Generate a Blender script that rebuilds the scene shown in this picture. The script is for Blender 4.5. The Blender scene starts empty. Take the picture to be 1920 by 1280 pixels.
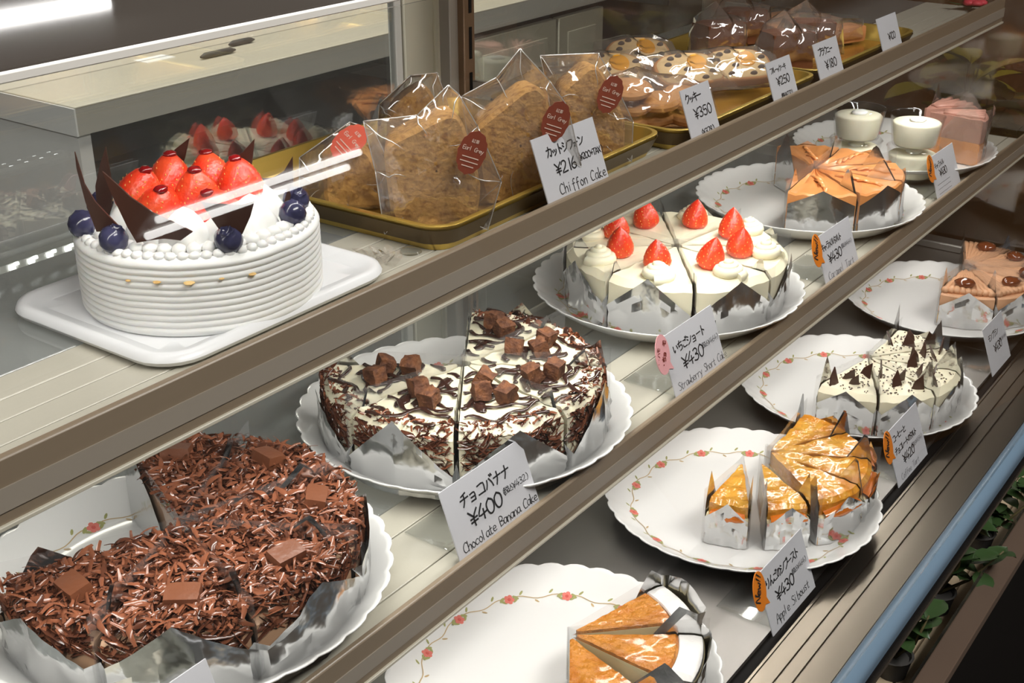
import bpy, bmesh, math, random
from mathutils import Vector, Matrix, noise
sc = bpy.context.scene
COL = sc.collection
PI = math.pi
def R(d): return math.radians(d)

# ---------------------------------------------------------------- camera
YAW, PITCH, ROLL, FPX, CAMZ = 0.9431731, 0.42912413, 0.00271755, 2343.97, 0.65
fw = Vector((math.sin(YAW)*math.cos(PITCH), math.cos(YAW)*math.cos(PITCH), -math.sin(PITCH)))
rt = Vector((math.cos(YAW), -math.sin(YAW), 0))
dn = fw.cross(rt)
r2 = math.cos(ROLL)*rt + math.sin(ROLL)*dn
d2 = -math.sin(ROLL)*rt + math.cos(ROLL)*dn
cd = bpy.data.cameras.new('camera'); cam = bpy.data.objects.new('camera', cd); COL.objects.link(cam)
cd.sensor_width = 36; cd.lens = FPX*36/1920; cd.clip_start = .01
m4 = Matrix(((r2.x, -d2.x, -fw.x, 0), (r2.y, -d2.y, -fw.y, 0), (r2.z, -d2.z, -fw.z, CAMZ), (0, 0, 0, 1)))
cam.matrix_world = m4
sc.camera = cam
RTH = math.atan2(rt.y, rt.x)            # heading of a thing that is turned to face the shop side

# ---------------------------------------------------------------- world, lights, exposure
w = bpy.data.worlds.new('world'); sc.world = w; w.use_nodes = True
bgn = w.node_tree.nodes['Background']; bgn.inputs[0].default_value = (1, .93, .84, 1); bgn.inputs[1].default_value = .10
sc.view_settings.view_transform = 'Standard'; sc.view_settings.look = 'None'
sc.view_settings.exposure = 0.0; sc.view_settings.gamma = 1; sc.view_settings.use_curve_mapping = False
sc.cycles.max_bounces = 12; sc.cycles.transparent_max_bounces = 40; sc.cycles.glossy_bounces = 5
sc.cycles.diffuse_bounces = 4; sc.cycles.caustics_reflective = False; sc.cycles.caustics_refractive = False
sc.cycles.sample_clamp_indirect = 4.0
try: sc.cycles.use_denoising = True
except Exception: pass
def area(name, loc, sx, sy, power, col, rx=0, rz=0):
    l = bpy.data.lights.new(name, 'AREA'); l.shape = 'RECTANGLE'; l.size = sx; l.size_y = sy; l.energy = power; l.color = col
    o = bpy.data.objects.new(name, l); COL.objects.link(o); o.location = loc; o.rotation_euler = (rx, 0, rz); return o
# rows of LEDs under the canopy and under the front edge of each shelf, then added fill lights, out of view, overhead and in the niche
area('canopy_led_row', (.62, .50, .5255), 1.5, .012, 1.75, (1, .97, .93), R(38))
area('upper_shelf_led_row', (.78, .468, .3505), 1.75, .010, 2.7, (1, .98, .93), R(12))
area('lower_shelf_led_row', (.78, .430, .1615), 1.75, .010, 1.45, (1, .96, .92), R(10))
area('fill_light', (2.2, 2.4, 2.05), 1.2, .3, 34, (1, .93, .82))  # added fill for the staff area, no fixture there
area('fill_light', (1.3, 1.15, 2.05), 1.6, .3, 52, (1, .97, .92))  # added fill to lift the counter front behind the case
area('fill_light', (-1.2, 1.4, 2.05), 1.0, .3, 48, (1, .98, .95))  # added on the left to brighten the white counter end
area('niche_fill', (.95, .30, -.040), 1.3, .008, .13, (1, .9, .75), 0)  # unseen light added so the planks and plants show
area('fill_light', (.6, -.9, 2.05), 1.8, .5, 60, (1, .96, .92))  # added front fill that lights the price cards

# ---------------------------------------------------------------- helpers
class MB:
    def __init__(s): s.v = []; s.f = []; s.m = []
    def add(s, vs, fs, mi=0):
        b = len(s.v); s.v += [tuple(v) for v in vs]
        for f in fs: s.f.append(tuple(i+b for i in f)); s.m.append(mi)
    def box(s, c, d, mi=0, bev=0, rot=None):
        bm = bmesh.new(); bmesh.ops.create_cube(bm, size=1)
        for v in bm.verts: v.co = Vector((v.co.x*d[0], v.co.y*d[1], v.co.z*d[2]))
        if bev: bmesh.ops.bevel(bm, geom=bm.edges[:], offset=bev, segments=2 if bev > .002 else 1, affect='EDGES', profile=.7)
        M3 = rot if rot is not None else Matrix.Identity(3)
        bm.verts.index_update()
        s.add([M3 @ v.co + Vector(c) for v in bm.verts], [[v.index for v in f.verts] for f in bm.faces], mi); bm.free()
    def grid(s, P, mi=0, closed_u=False, closed_v=False):
        nu, nv = len(P), len(P[0]); vs = [p for r in P for p in r]; fs = []
        for i in range(nu if closed_u else nu-1):
            for j in range(nv if closed_v else nv-1):
                a, b = i, (i+1) % nu; c, d = j, (j+1) % nv
                fs.append((a*nv+c, b*nv+c, b*nv+d, a*nv+d))
        s.add(vs, fs, mi)
    def lathe(s, prof, n=32, mi=0, c=(0, 0, 0), mod=None):
        P = []
        for k in range(n):
            t = 2*PI*k/n; row = []
            for i, (r, z) in enumerate(prof):
                rr, zz = (r, z) if mod is None else mod(r, z, t, i)
                row.append((c[0]+rr*math.cos(t), c[1]+rr*math.sin(t), c[2]+zz))
            P.append(row)
        s.grid(P, mi, closed_u=True)
    def tube(s, pts, r, n=6, mi=0, flat=1.0):
        pts = [Vector(p) for p in pts]; P = []
        for i, p in enumerate(pts):
            t = (pts[min(i+1, len(pts)-1)]-pts[max(i-1, 0)]).normalized()
            up = Vector((0, 0, 1)) if abs(t.z) < .9 else Vector((1, 0, 0))
            x = t.cross(up).normalized(); y = x.cross(t)
            ri = r[i] if isinstance(r, (list, tuple)) else r
            P.append([p+x*ri*math.cos(2*PI*k/n)+y*ri*flat*math.sin(2*PI*k/n) for k in range(n)])
        s.grid(P, mi, closed_v=True)
        b = len(s.v)-len(pts)*n
        s.f.append(tuple(b+k for k in range(n))); s.m.append(mi)
        b2 = len(s.v)-n; s.f.append(tuple(b2+n-1-k for k in range(n))); s.m.append(mi)
    def blob(s, c, r, mi=0, nu=10, nv=8, sq=(1, 1, 1), amp=0, seed=0, fn=None):
        vs = []; fs = []
        for i in range(nv+1):
            ph = PI*i/nv
            for k in range(nu):
                th = 2*PI*k/nu
                d = Vector((math.sin(ph)*math.cos(th), math.sin(ph)*math.sin(th), math.cos(ph)))
                q = r*(1+amp*noise.noise(d*2.2+Vector((seed*7.1, seed*3.3, seed))))
                p = Vector((d.x*q*sq[0], d.y*q*sq[1], d.z*q*sq[2]))
                if fn: p = fn(p)
                vs.append(p+Vector(c))
        for i in range(nv):
            for k in range(nu):
                fs.append((i*nu+k, (i+1)*nu+k, (i+1)*nu+(k+1) % nu, i*nu+(k+1) % nu))
        s.add(vs, fs, mi)
    def xform(s, M, start=0):
        for i in range(start, len(s.v)): s.v[i] = tuple(M @ Vector(s.v[i]))
    def build(s, name, mats, parent=None, smooth=40, kind=None, label=None):
        me = bpy.data.meshes.new(name); me.from_pydata(s.v, [], s.f)
        if not isinstance(mats, (list, tuple)): mats = [mats]
        for m in mats: me.materials.append(m)
        if len(mats) > 1: me.polygons.foreach_set('material_index', s.m)
        if smooth:
            me.polygons.foreach_set('use_smooth', [True]*len(me.polygons))
            if smooth < 180: me.set_sharp_from_angle(angle=R(smooth))
        me.update()
        o = bpy.data.objects.new(name, me); COL.objects.link(o)
        if parent is not None: o.parent = parent
        if kind: o['kind'] = kind
        if label: o['label'] = label
        return o
def tag(o, label, cat, group=None):
    o['label'] = label; o['category'] = cat
    if group: o['group'] = group
    return o
def thing(name, label, cat, loc=(0, 0, 0), rz=0, group=None):
    o = bpy.data.objects.new(name, None); COL.objects.link(o); o.empty_display_size = .01
    o.location = loc; o.rotation_euler = (0, 0, rz); return tag(o, label, cat, group)
def dup(root, loc, rz, label):
    c = root.copy(); COL.objects.link(c); c.location = loc; c.rotation_euler = (0, 0, rz); c['label'] = label
    for ch in list(root.children):
        k = ch.copy(); COL.objects.link(k); k.parent = c
        for g in list(ch.children):
            q = g.copy(); COL.objects.link(q); q.parent = k
    return c
def struct(o): o['kind'] = 'structure'; return o
RND = random.Random(7)
def nz(x, y, z=0): return noise.noise(Vector((x, y, z)))

# ---------------------------------------------------------------- materials
def base_mat(name):
    m = bpy.data.materials.new(name); m.use_nodes = True
    return m, m.node_tree.nodes, m.node_tree.links, m.node_tree.nodes['Principled BSDF']
def M(name, col, rough=.5, metal=0, col2=None, scale=20, bump=0, bscale=60, spec=.5, sss=0, coat=0, emit=0, lo=.4, hi=.6, stretch=None, bdist=.002):
    m, N, L, b = base_mat(name)
    b.inputs['Base Color'].default_value = (*col, 1); b.inputs['Roughness'].default_value = rough; b.inputs['Metallic'].default_value = metal
    b.inputs['Specular IOR Level'].default_value = spec
    if sss: b.inputs['Subsurface Weight'].default_value = sss; b.inputs['Subsurface Radius'].default_value = (.004, .003, .002); b.inputs['Subsurface Scale'].default_value = 1
    if coat: b.inputs['Coat Weight'].default_value = coat; b.inputs['Coat Roughness'].default_value = .08
    if emit: b.inputs['Emission Color'].default_value = (*col, 1); b.inputs['Emission Strength'].default_value = emit
    if col2 or bump:
        tc = N.new('ShaderNodeTexCoord'); src = tc.outputs['Object']
        if stretch:
            mp = N.new('ShaderNodeMapping'); mp.inputs['Scale'].default_value = stretch; L.new(src, mp.inputs[0]); src = mp.outputs[0]
    if col2:
        n = N.new('ShaderNodeTexNoise'); n.inputs['Scale'].default_value = scale; n.inputs['Detail'].default_value = 4; L.new(src, n.inputs['Vector'])
        r = N.new('ShaderNodeValToRGB'); r.color_ramp.elements[0].position = lo; r.color_ramp.elements[1].position = hi
        r.color_ramp.elements[0].color = (*col, 1); r.color_ramp.elements[1].color = (*col2, 1)
        L.new(n.outputs['Fac'], r.inputs[0]); L.new(r.outputs[0], b.inputs['Base Color'])
    if bump:
        n = N.new('ShaderNodeTexNoise'); n.inputs['Scale'].default_value = bscale; n.inputs['Detail'].default_value = 3; L.new(src, n.inputs['Vector'])
        bp = N.new('ShaderNodeBump'); bp.inputs['Strength'].default_value = bump; bp.inputs['Distance'].default_value = bdist
        L.new(n.outputs['Fac'], bp.inputs['Height']); L.new(bp.outputs[0], b.inputs['Normal'])
    return m
def clear(name, tint=(1, 1, 1), k=1.0, base=0.0, rough=.02, bump=0, bscale=30, haze=0.0, hazecol=(1, 1, 1), ior=1.5):
    m, N, L, b = base_mat(name); N.remove(b); out = N['Material Output']
    t = N.new('ShaderNodeBsdfTransparent'); t.inputs[0].default_value = (*tint, 1)
    g = N.new('ShaderNodeBsdfGlossy'); g.inputs['Roughness'].default_value = rough
    f = N.new('ShaderNodeFresnel'); ge = N.new('ShaderNodeNewGeometry'); im = N.new('ShaderNodeMath'); im.operation = 'MULTIPLY_ADD'
    im.inputs[1].default_value = 1/ior-ior; im.inputs[2].default_value = ior; L.new(ge.outputs['Backfacing'], im.inputs[0]); L.new(im.outputs[0], f.inputs[0])
    mm = N.new('ShaderNodeMath'); mm.operation = 'MULTIPLY_ADD'; mm.use_clamp = True; mm.inputs[1].default_value = k; mm.inputs[2].default_value = base
    L.new(f.outputs[0], mm.inputs[0])
    if bump:
        tc = N.new('ShaderNodeTexCoord'); n = N.new('ShaderNodeTexNoise'); n.inputs['Scale'].default_value = bscale; n.inputs['Detail'].default_value = 2
        L.new(tc.outputs['Object'], n.inputs['Vector'])
        bp = N.new('ShaderNodeBump'); bp.inputs['Strength'].default_value = bump; bp.inputs['Distance'].default_value = .004
        L.new(n.outputs['Fac'], bp.inputs['Height']); L.new(bp.outputs[0], g.inputs['Normal']); L.new(bp.outputs[0], f.inputs['Normal'])
    mx = N.new('ShaderNodeMixShader'); L.new(mm.outputs[0], mx.inputs[0])
    if haze:
        d = N.new('ShaderNodeBsdfDiffuse'); d.inputs[0].default_value = (*hazecol, 1)
        m2 = N.new('ShaderNodeMixShader'); m2.inputs[0].default_value = haze; L.new(t.outputs[0], m2.inputs[1]); L.new(d.outputs[0], m2.inputs[2])
        L.new(m2.outputs[0], mx.inputs[1])
    else: L.new(t.outputs[0], mx.inputs[1])
    L.new(g.outputs[0], mx.inputs[2]); L.new(mx.outputs[0], out.inputs[0])
    return m
X = dict(
 plate=M('white_porcelain', (.84, .835, .82), .18, coat=.4), rose=M('rose_pink', (.72, .2, .16), .4), rose2=M('rose_deep', (.6, .1, .08), .4), leaf=M('garland_green', (.36, .36, .14), .4), vine=M('garland_tan', (.52, .38, .2), .4),
 foil=M('silver_foil', (.74, .745, .75), .17, 1, bump=.30, bscale=40, bdist=.004), foil_dull=M('dull_foil', (.62, .61, .60), .3, 1, bump=.3, bscale=50),
 film=clear('clear_film', (.97, .97, .97), 1.0, .0, .04, .35, 40, .03), bagfilm=clear('bag_film', (.98, .97, .95), 2.2, .06, .08, .9, 34, .06, (1, .93, .88)),
 glass=clear('pane_glass', (.97, .985, .975), 1.0, 0, .0, ior=1.5), front=clear('front_glass', (.985, .99, .985), .8, 0, .012, ior=1.45), door=clear('door_glass', (.93, .95, .94), 1.5, .10, .015, haze=.03),
 shelfglass=clear('shelf_glass', (.86, .88, .87), 1.1, .04, .02, haze=.18, hazecol=(.80, .83, .82)),
 plastic=clear('clear_plastic', (.96, .97, .97), 1.4, .03, .05), cupglass=clear('cup_glass', (.995, .995, .995), .8, .01, .02),
 slat=M('beige_slat', (.50, .475, .40), .22, bump=.05, bscale=400), strip=M('taupe_strip', (.255, .195, .135), .33, bump=.04, bscale=6, stretch=(.2, 40, 40)), lip=M('pale_lip', (.62, .58, .48), .35),
 steel=M('brushed_steel', (.37, .35, .33), .5, 1, bump=.06, bscale=8, stretch=(1, 60, 60)), rail=M('bronze_rail', (.235, .20, .16), .30, 1), railhi=M('pale_rail', (.6, .56, .5), .25, 1), black=M('black_gap', (.004, .0032, .003), .7, spec=.15), blue=M('blue_glass_edge', (.115, .175, .24), .25),
 canopy=M('canopy_grey', (.056, .048, .042), .045, spec=.35), white=M('white_trim', (.86, .84, .78), .4), cream=M('cream_frame', (.84, .79, .63), .35), greyframe=M('grey_frame', (.34, .295, .245), .35), bronze=M('bronze_upright', (.22, .13, .07), .4, .3), dark=M('dark_recess', (.05, .048, .045), .6),
 counter=M('beige_counter', (.62, .56, .45), .3, col2=(.60, .54, .43), scale=3), countgrey=M('grey_counter_edge', (.43, .40, .35), .35), countwhite=M('white_counter_end', (.74, .72, .70), .3), doorbeige=M('beige_cabinet_door', (.36, .33, .25), .4), tile=M('white_tile', (.75, .73, .65), .2),
 card=M('white_card', (.62, .62, .66), .55), ink=M('black_ink', (.012, .012, .014), .6), inkthin=M('grey_ink', (.10, .10, .11), .6), orange=M('orange_badge', (.80, .22, .01), .5), pink=M('pink_badge', (.78, .38, .40), .5), darkred=M('dark_red_ink', (.20, .03, .02), .6), sticker=M('brown_red_sticker', (.25, .055, .03), .45), stickerred=M('red_sticker', (.75, .13, .08), .45), stickerink=M('pale_ink', (.8, .6, .5), .6),
 cream_w=M('whipped_cream', (.86, .86, .84), .45, sss=.15, bump=.08, bscale=300), cream_y=M('ivory_cream', (.86, .80, .60), .45, sss=.15, bump=.1, bscale=200), spongey=M('yellow_sponge', (.75, .52, .22), .8, col2=(.62, .38, .13), scale=120, bump=.4, bscale=300),
 sponget=M('chiffon_sponge', (.60, .32, .09), .85, col2=(.30, .12, .025), scale=190, bump=.6, bscale=260, lo=.5, hi=.72, bdist=.003), spongecrust=M('chiffon_crust', (.46, .22, .05), .8, bump=.4, bscale=150),
 berry=M('strawberry_red', (.70, .035, .012), .34, col2=(.74, .075, .02), scale=60, coat=.12, sss=.1, bump=.35, bscale=330), seed=M('strawberry_seed', (.82, .42, .10), .4), jelly=M('red_jelly', (.20, .004, .006), .08, coat=.5), blueb=M('blueberry_skin', (.025, .025, .06), .18, col2=(.05, .05, .11), scale=90, coat=.3),
 choc=M('dark_chocolate', (.045, .016, .010), .38), choc2=M('milk_chocolate', (.15, .050, .022), .4, bump=.2, bscale=200), curl=M('chocolate_curl', (.20, .068, .034), .17), curld=M('dark_curl', (.085, .028, .015), .16), tan=M('mocha_cream', (.55, .33, .20), .5, bump=.1, bscale=150), brownie=M('brownie_crumb', (.17, .06, .02), .8, col2=(.09, .03, .012), scale=150, bump=.8, bscale=260, bdist=.003), drizzle=M('chocolate_drizzle', (.035, .014, .010), .22, coat=.3),
 caramel=M('caramel_glaze', (.72, .30, .10), .3, col2=(.66, .26, .08), scale=40, coat=.2), amber=M('amber_glaze', (.64, .24, .02), .16, col2=(.74, .38, .06), scale=60, bump=.9, bscale=70, coat=.7, bdist=.006), apple=M('baked_apple', (.62, .16, .015), .15, coat=.6, sss=.1), golden=M('golden_brulee', (.56, .18, .015), .22, col2=(.64, .25, .03), scale=60, bump=1.0, bscale=150, coat=.6, bdist=.006), sugar=M('powder_sugar', (.84, .82, .80), .8, bump=.4, bscale=250), custard=M('pale_custard', (.82, .70, .42), .5), crust=M('tart_crust', (.55, .30, .10), .7, bump=.4, bscale=150),
 mont=M('chestnut_cream', (.66, .36, .20), .5), nut=M('glazed_chestnut', (.16, .04, .012), .12, coat=.7), pud=M('milk_pudding', (.93, .89, .70), .4, sss=.1), pinkcake=M('rosy_mousse', (.44, .22, .17), .5),
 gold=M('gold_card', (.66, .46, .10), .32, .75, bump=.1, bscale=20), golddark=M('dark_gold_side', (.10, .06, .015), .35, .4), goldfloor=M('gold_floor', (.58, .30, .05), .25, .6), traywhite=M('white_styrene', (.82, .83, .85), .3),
 biscuit=M('biscuit', (.55, .27, .10), .75, col2=(.45, .2, .06), scale=60, bump=.3, bscale=120), fruit=M('fruit_cake_crumb', (.68, .48, .24), .7, bump=.4, bscale=150), fcrust=M('fruit_cake_crust', (.50, .22, .07), .6), raisin=M('raisin', (.07, .04, .03), .5), apricot=M('candied_apricot', (.85, .38, .02), .25, coat=.4), finan=M('orange_financier', (.62, .26, .09), .6, bump=.3, bscale=150),
 glint=clear('film_glint', (.95, .93, .91), 3.0, .22, .12, haze=.45, hazecol=(1, .95, .90)), smoke=clear('smoked_glass', (.62, .50, .36), 1.3, .17, .06), wallbrown=M('brown_wall', (.26, .13, .05), .6), bar=M('bronze_bar', (.15, .105, .078), .35, .2), walltan=M('tan_wall', (.30, .24, .18), .7), floor=M('dark_shop_floor', (.05, .04, .033), .5), ceil=M('ceiling_white', (.6, .57, .5), .8), tube=M('lamp_tube', (1, .98, .95), .5, emit=16), lampbox=M('lamp_box', (.8, .8, .8), .5), led=M('led_chip', (1, 1, 1), .5, emit=7), leafg=M('plant_leaf', (.035, .075, .022), .4), leafy=M('yellow_green_leaf', (.30, .36, .06), .5), petal=M('red_petal', (.62, .05, .08), .5), stem=M('plant_stem', (.12, .10, .04), .6), pot=M('clay_pot', (.2, .11, .07), .6), plank=M('beige_plank', (.5, .41, .28), .5, col2=(.42, .33, .22), scale=8, stretch=(1, 12, 12)),  # first entry: whiter film, highlights of the bags put into its colour
 endmirror=M('smoked_mirror', (.30, .24, .19), .10, .92), whitepaper=M('paper_white', (.85, .84, .82), .6),
)
# ---------------------------------------------------------------- handwriting: each sign as pen strokes in a 10 x 10 box
G = {
'チ': '7.5 9.5 2.5 8.2|.5 5.5 9.5 5.8|5.2 8.8 5 4 2.5 .3', 'ョ': '2 5.5 7 5.5 7 0|2.5 2.8 7 2.8|2 0 7 0', 'コ': '1.5 8 8.5 8 8.3 1|1.2 1.2 9 1.2',
'ハ': '3.2 7 2.6 4 .8 1|5.6 7.5 8 4 9 .8', 'ナ': '.8 6 9.3 6.3|5.5 9.5 5.2 4.5 3 .3', 'カ': '1 6.8 8.6 7 8 2 7 .4 5.6 1.4|4.6 9.6 4.2 5 1 .5',
'ッ': '1.8 5 2.6 3.2|4.4 5.4 5.2 3.6|7.8 5.2 7 2.5 4 .2', 'ト': '3.5 9.8 3.5 .2|3.6 6.2 7.8 4', 'シ': '1.5 9 3.6 7.8|.8 6.2 2.8 5|1.5 .8 6 2.8 9 7.5',
'フ': '1 8.5 8.8 8.5 7.5 4 3 .5', 'ォ': '1.5 4.6 8 4.7|5.6 6.5 5.5 .4 4.4 1|5.3 4.5 1.5 1.2', 'ン': '1.2 8.6 3.8 6.8|1.2 .8 6 2.8 9 7.2',
'ク': '4 9.8 1 5|3.4 8 8.8 8 7.5 3.8 2.8 .2', 'キ': '1.2 7 8.4 8|.6 3.8 9.2 5|4 9.8 6.2 .2', 'ー': '1 4.8 9 5.2', 'ル': '3.2 8.6 3 4 .8 .6|5.6 9 5.6 1 9.4 4',
'ケ': '3 9.8 1 5.5|2.4 7.2 9.4 7.2|6.4 7 6 3.4 3.6 .2', 'ラ': '2 9 8 9|1 6.2 8.6 6.2 7.4 2.6 3 .2', 'ウ': '5 9.9 5 8|1.2 5.2 1.4 7.8 8.8 7.8 7.8 3.4 4 .2',
'ニ': '2 7 8 7|.8 1.5 9.2 1.5', 'ャ': '1 3.6 8 5 6.6 2.8|3 6.4 4.8 0', 'メ': '7.6 9.4 5 4 1 .4|2.4 6.6 8.4 1.4', 'タ': '4 9.8 1 5|3.4 8 8.8 8 7.5 3.8 2.8 .2|3 5.4 7 3',
'ス': '1.5 8.6 8 8.6 5.4 4 1 .4|5.4 4.4 9.2 .6', 'ヒ': '2 9.2 2 2 3 .8 8.8 1|2.2 5 7.8 6.4', 'レ': '2.2 9.2 2.2 .8 9 5.6', 'モ': '1.8 8.6 8.2 8.6|.8 5.2 9.2 5.2|4.4 8.6 4.4 1.6 5.4 .6 8.8 .8',
'の': '5.2 7.6 4.4 3 2.4 1.4 1 3.4 2.2 6.6 5.4 8.2 8.4 6.6 9 3.6 6.2 .6', 'と': '3 9.2 4 5.6|8.6 6.8 3.2 4.4 1.6 2.2 3.4 .6 8.8 .9', 'い': '1.4 7.6 1.6 3 3 1.4 3.8 3|7.4 7 8.8 3.6',
'ち': '1 7.4 8.6 8|4.4 9.8 2.2 4.2 6 5.2 8.4 3.6 7.6 1.2 3.6 .2', 'こ': '2.4 7.6 7.4 7.4 6 6.6|1.6 3.4 2.4 1.2 8.4 1.2', 'り': '2.4 9 2 4.6 3.4 6|7.2 9.4 7.2 4 4.2 .2', 'ん': '5.4 9.8 1 .4 3.8 4.6 5.2 3.6 6 .8 7.6 .6 9.2 3',
'゛': '7 10 7.8 8.6|8.8 10.2 9.6 8.8', '税': '3.4 9.6 1 8.6|.4 6.6 4.6 6.8|2.6 8.8 2.6 .2|2.6 6.4 .4 3|5.6 9.6 6.2 8.2|8.8 9.8 8 8.2|5.4 7.6 9.2 7.6 9.2 5 5.4 5 5.4 7.6|6.4 5 6 2.4 4.4 .4|8 5 8 1 9.8 1 9.8 2.4',
'込': '1 9.4 2.4 7.8|.6 5.8 2.4 5.8 2 2.6 .6 1|2 2.2 4 1 9.8 .8|6.4 9 7 8.2 5.6 5 4 2.8|6.6 7.6 9.4 2.8', '紅': '3 9.6 1 7.6 3 6.6 1 4.6 4 5|2.4 4.6 2.4 .4|.6 3 1 1.4|4 3 4.4 1.6|5.6 8.6 9.4 8.6|7.4 8.6 7.4 1|5 .8 9.8 .8', '茶': '.6 8.6 9.4 8.6|3.4 9.8 3.4 7.6|6.6 9.8 6.6 7.6|5 7.4 1 4.4|5 7.4 9 4.4|1.6 3.4 8.4 3.4|5 5.6 5 .2|3.4 2.4 2 .8|6.6 2.4 8 .8',
'¥': '1 9.5 5 5.4|9 9.5 5 5.4 5 .2|2 4.6 8 4.8|2 2.6 8 2.8', '0': '5 9.6 2.2 7.5 1.8 4 3.6 .6 6.6 .8 8.4 4 8 7.6 5 9.6', '1': '5 9.6 4.6 .4', '2': '1.6 7.4 3.4 9.4 6.6 9.2 7.6 7 5.4 3.8 1.6 .6 8.6 .8', '3': '2 8.8 5 9.6 7.4 8 6.6 6 4 5.2 7.4 4.4 8 2.2 5.4 .4 1.8 1.2',
'4': '5.8 9.6 1.4 3.4 9.2 3.8|6.4 6 6 .2', '5': '8 9.2 3 9.2 2.4 5.4 6 6 8 4 7 1.2 4.4 .4 2 1.4', '6': '6.8 9.6 3.4 6.2 2 2.8 4 .5 7 1 8 3.4 6 5 3 4', '7': '1.6 9 8.4 9 4.6 .4', '8': '7.6 8.4 5 9.6 2.6 8 3.6 6 7 4 7.8 1.8 5 .4 2.4 1.8 3.4 4.2 7 6.4 7.6 8.4', '9': '7.6 7 5 5 2.6 6.6 4 9.2 7.4 8.8 7.4 4 6.4 .4',
'(': '6.4 10.4 4 7.4 4 2.8 6.4 -.4', ')': '3.6 10.4 6 7.4 6 2.8 3.6 -.4', '+': '2 5 8 5|5 7.6 5 2.4', '!': '5.6 9.6 4.8 3.4|4.5 1.2 4.5 .6', '・': '4.6 5.4 5.4 4.8',
'A': '.8 .2 4.4 9.6 7.6 .2|2.2 3.6 6.6 3.8', 'B': '2 .4 2 9.4 6 8.8 6.2 6 2.2 5 6.8 4 6.8 1.4 2 .4', 'C': '7.4 8.2 5 9.6 2 7 1.4 3.4 3 .6 6.8 1', 'E': '7 9.2 2 9.2 2 .6 7.2 .8|2 5 6 5.2', 'G': '7.2 8.4 4.6 9.6 1.8 6.4 2 2 4.6 .4 7 2.4 7 4.6 4.8 4.6', 'N': '1.4 .2 2 9.2 6.8 .6 7.6 9.8 8.6 9', 'S': '7 8.4 4.6 9.6 2.4 7.8 5 5.4 7 3 5 .4 1.6 1.2', 'T': '.8 9.2 8.4 9.4|4.6 9.2 4.2 .2', 'X': '1 9.4 7.4 .4|7.2 9.4 1 .4',
'a': '5.6 5.4 2.4 5.6 1 2.6 2.6 .4 5.2 2.4 5.6 5.4 5.6 1 6.8 .6', 'b': '1.6 9.6 1.6 .6 4.8 .4 6 3 4.4 5.2 1.6 3.6', 'c': '5.6 4.8 3.4 5.6 1.2 3 2.6 .4 5.6 1', 'e': '1.4 3 5.4 3.4 4.4 5.4 2 5 1.2 2.4 3 .4 5.8 1', 'f': '5.8 9 4 9.6 2.8 7 2.6 -1|1 5.4 5 5.6', 'h': '1.6 9.8 1.2 .2|1.4 3.6 4 5.6 5.4 4 5.4 .2', 'i': '2.4 5.4 2.2 .4|2.5 7.4 2.6 7.9', 'k': '1.6 9.8 1.4 .2|5 5.4 1.6 2.8 5.4 .2', 'l': '2.2 9.8 2 .4', 'm': '1 5.4 1 .2|1 3.6 2.6 5.4 3.6 4 3.6 .2|3.6 4 5.4 5.4 6.4 4 6.4 .2', 'n': '1.2 5.4 1.2 .2|1.2 3.4 3.6 5.6 5.2 4 5.2 .2', 'o': '3.4 5.6 1.2 3.6 2 .8 4.4 .4 5.8 3 3.4 5.6', 'p': '1.4 5.6 1.2 -3.4|1.4 4 4 5.6 5.8 3.4 4 .6 1.4 1.4', 'r': '1.4 5.4 1.4 .2|1.4 3.4 3.4 5.4 5 5', 's': '5 5 2.8 5.6 1.8 4 4.4 2.4 3.8 .6 1.2 .8', 't': '3 8.4 2.6 .8 4.8 .6|.8 5.6 5 5.8', 'u': '1.2 5.4 1.4 1.4 3.2 .4 5.2 2|5.2 5.4 5.4 .4', 'w': '.8 5.4 2.2 .6 3.8 4.2 5.2 .6 6.8 5.6', 'y': '1 5.4 3.2 1.6|5.8 5.6 2.8 -1.4 1 -3',
}
GS = {k: [[(float(a), float(b)) for a, b in zip(s.split()[0::2], s.split()[1::2])] for s in v.split('|')] for k, v in G.items()}
for k, b in (('バ', 'ハ'), ('ブ', 'フ'), ('ご', 'こ')): GS[k] = GS[b]+GS['゛']
def write(mb, text, x, y, size, w, pitch=1.05, slope=0, mi=0, lower=.68):
    # flat pen strokes in the xy plane, z = tiny rise; (x, y) is the left end of the baseline
    s = size/10; cx = x; w /= 2; rr = random.Random(len(text)*7+ord(text[0]))
    for ch in text:
        if ch == ' ': cx += size*.5; continue
        jy = rr.uniform(-.3, .3)*s
        for st in GS.get(ch, []):
            pts = [Vector((cx+a*s, y+b*s+(cx-x)*slope+jy)) for a, b in st]
            if len(pts) > 2:
                q = [pts[0]]
                for i in range(len(pts)-1):
                    p0 = pts[max(i-1, 0)]; p1 = pts[i]; p2 = pts[i+1]; p3 = pts[min(i+2, len(pts)-1)]
                    for t in (.33, .66, 1.0):
                        q.append(.5*((2*p1)+(p2-p0)*t+(2*p0-5*p1+4*p2-p3)*t*t+(3*p1-p0-3*p2+p3)*t**3))
                pts = q
            L = []; Rr = []
            for i, p in enumerate(pts):
                d = (pts[min(i+1, len(pts)-1)]-pts[max(i-1, 0)])
                d = d.normalized() if d.length > 1e-9 else Vector((1, 0)); n_ = Vector((-d.y, d.x))*w
                e = d*w*.8*(-1 if i == 0 else (1 if i == len(pts)-1 else 0)); L.append(p+n_+e); Rr.append(p-n_+e)
            n = len(pts); mb.add([(p.x, p.y, 0) for p in L]+[(p.x, p.y, 0) for p in Rr], [(i, i+n, i+n+1, i+1) for i in range(n-1)], mi)
        cx += size*pitch*(lower if ch.islower() else (.5 if ch in '1!()' else (1 if ord(ch) > 255 else .82)))

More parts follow.
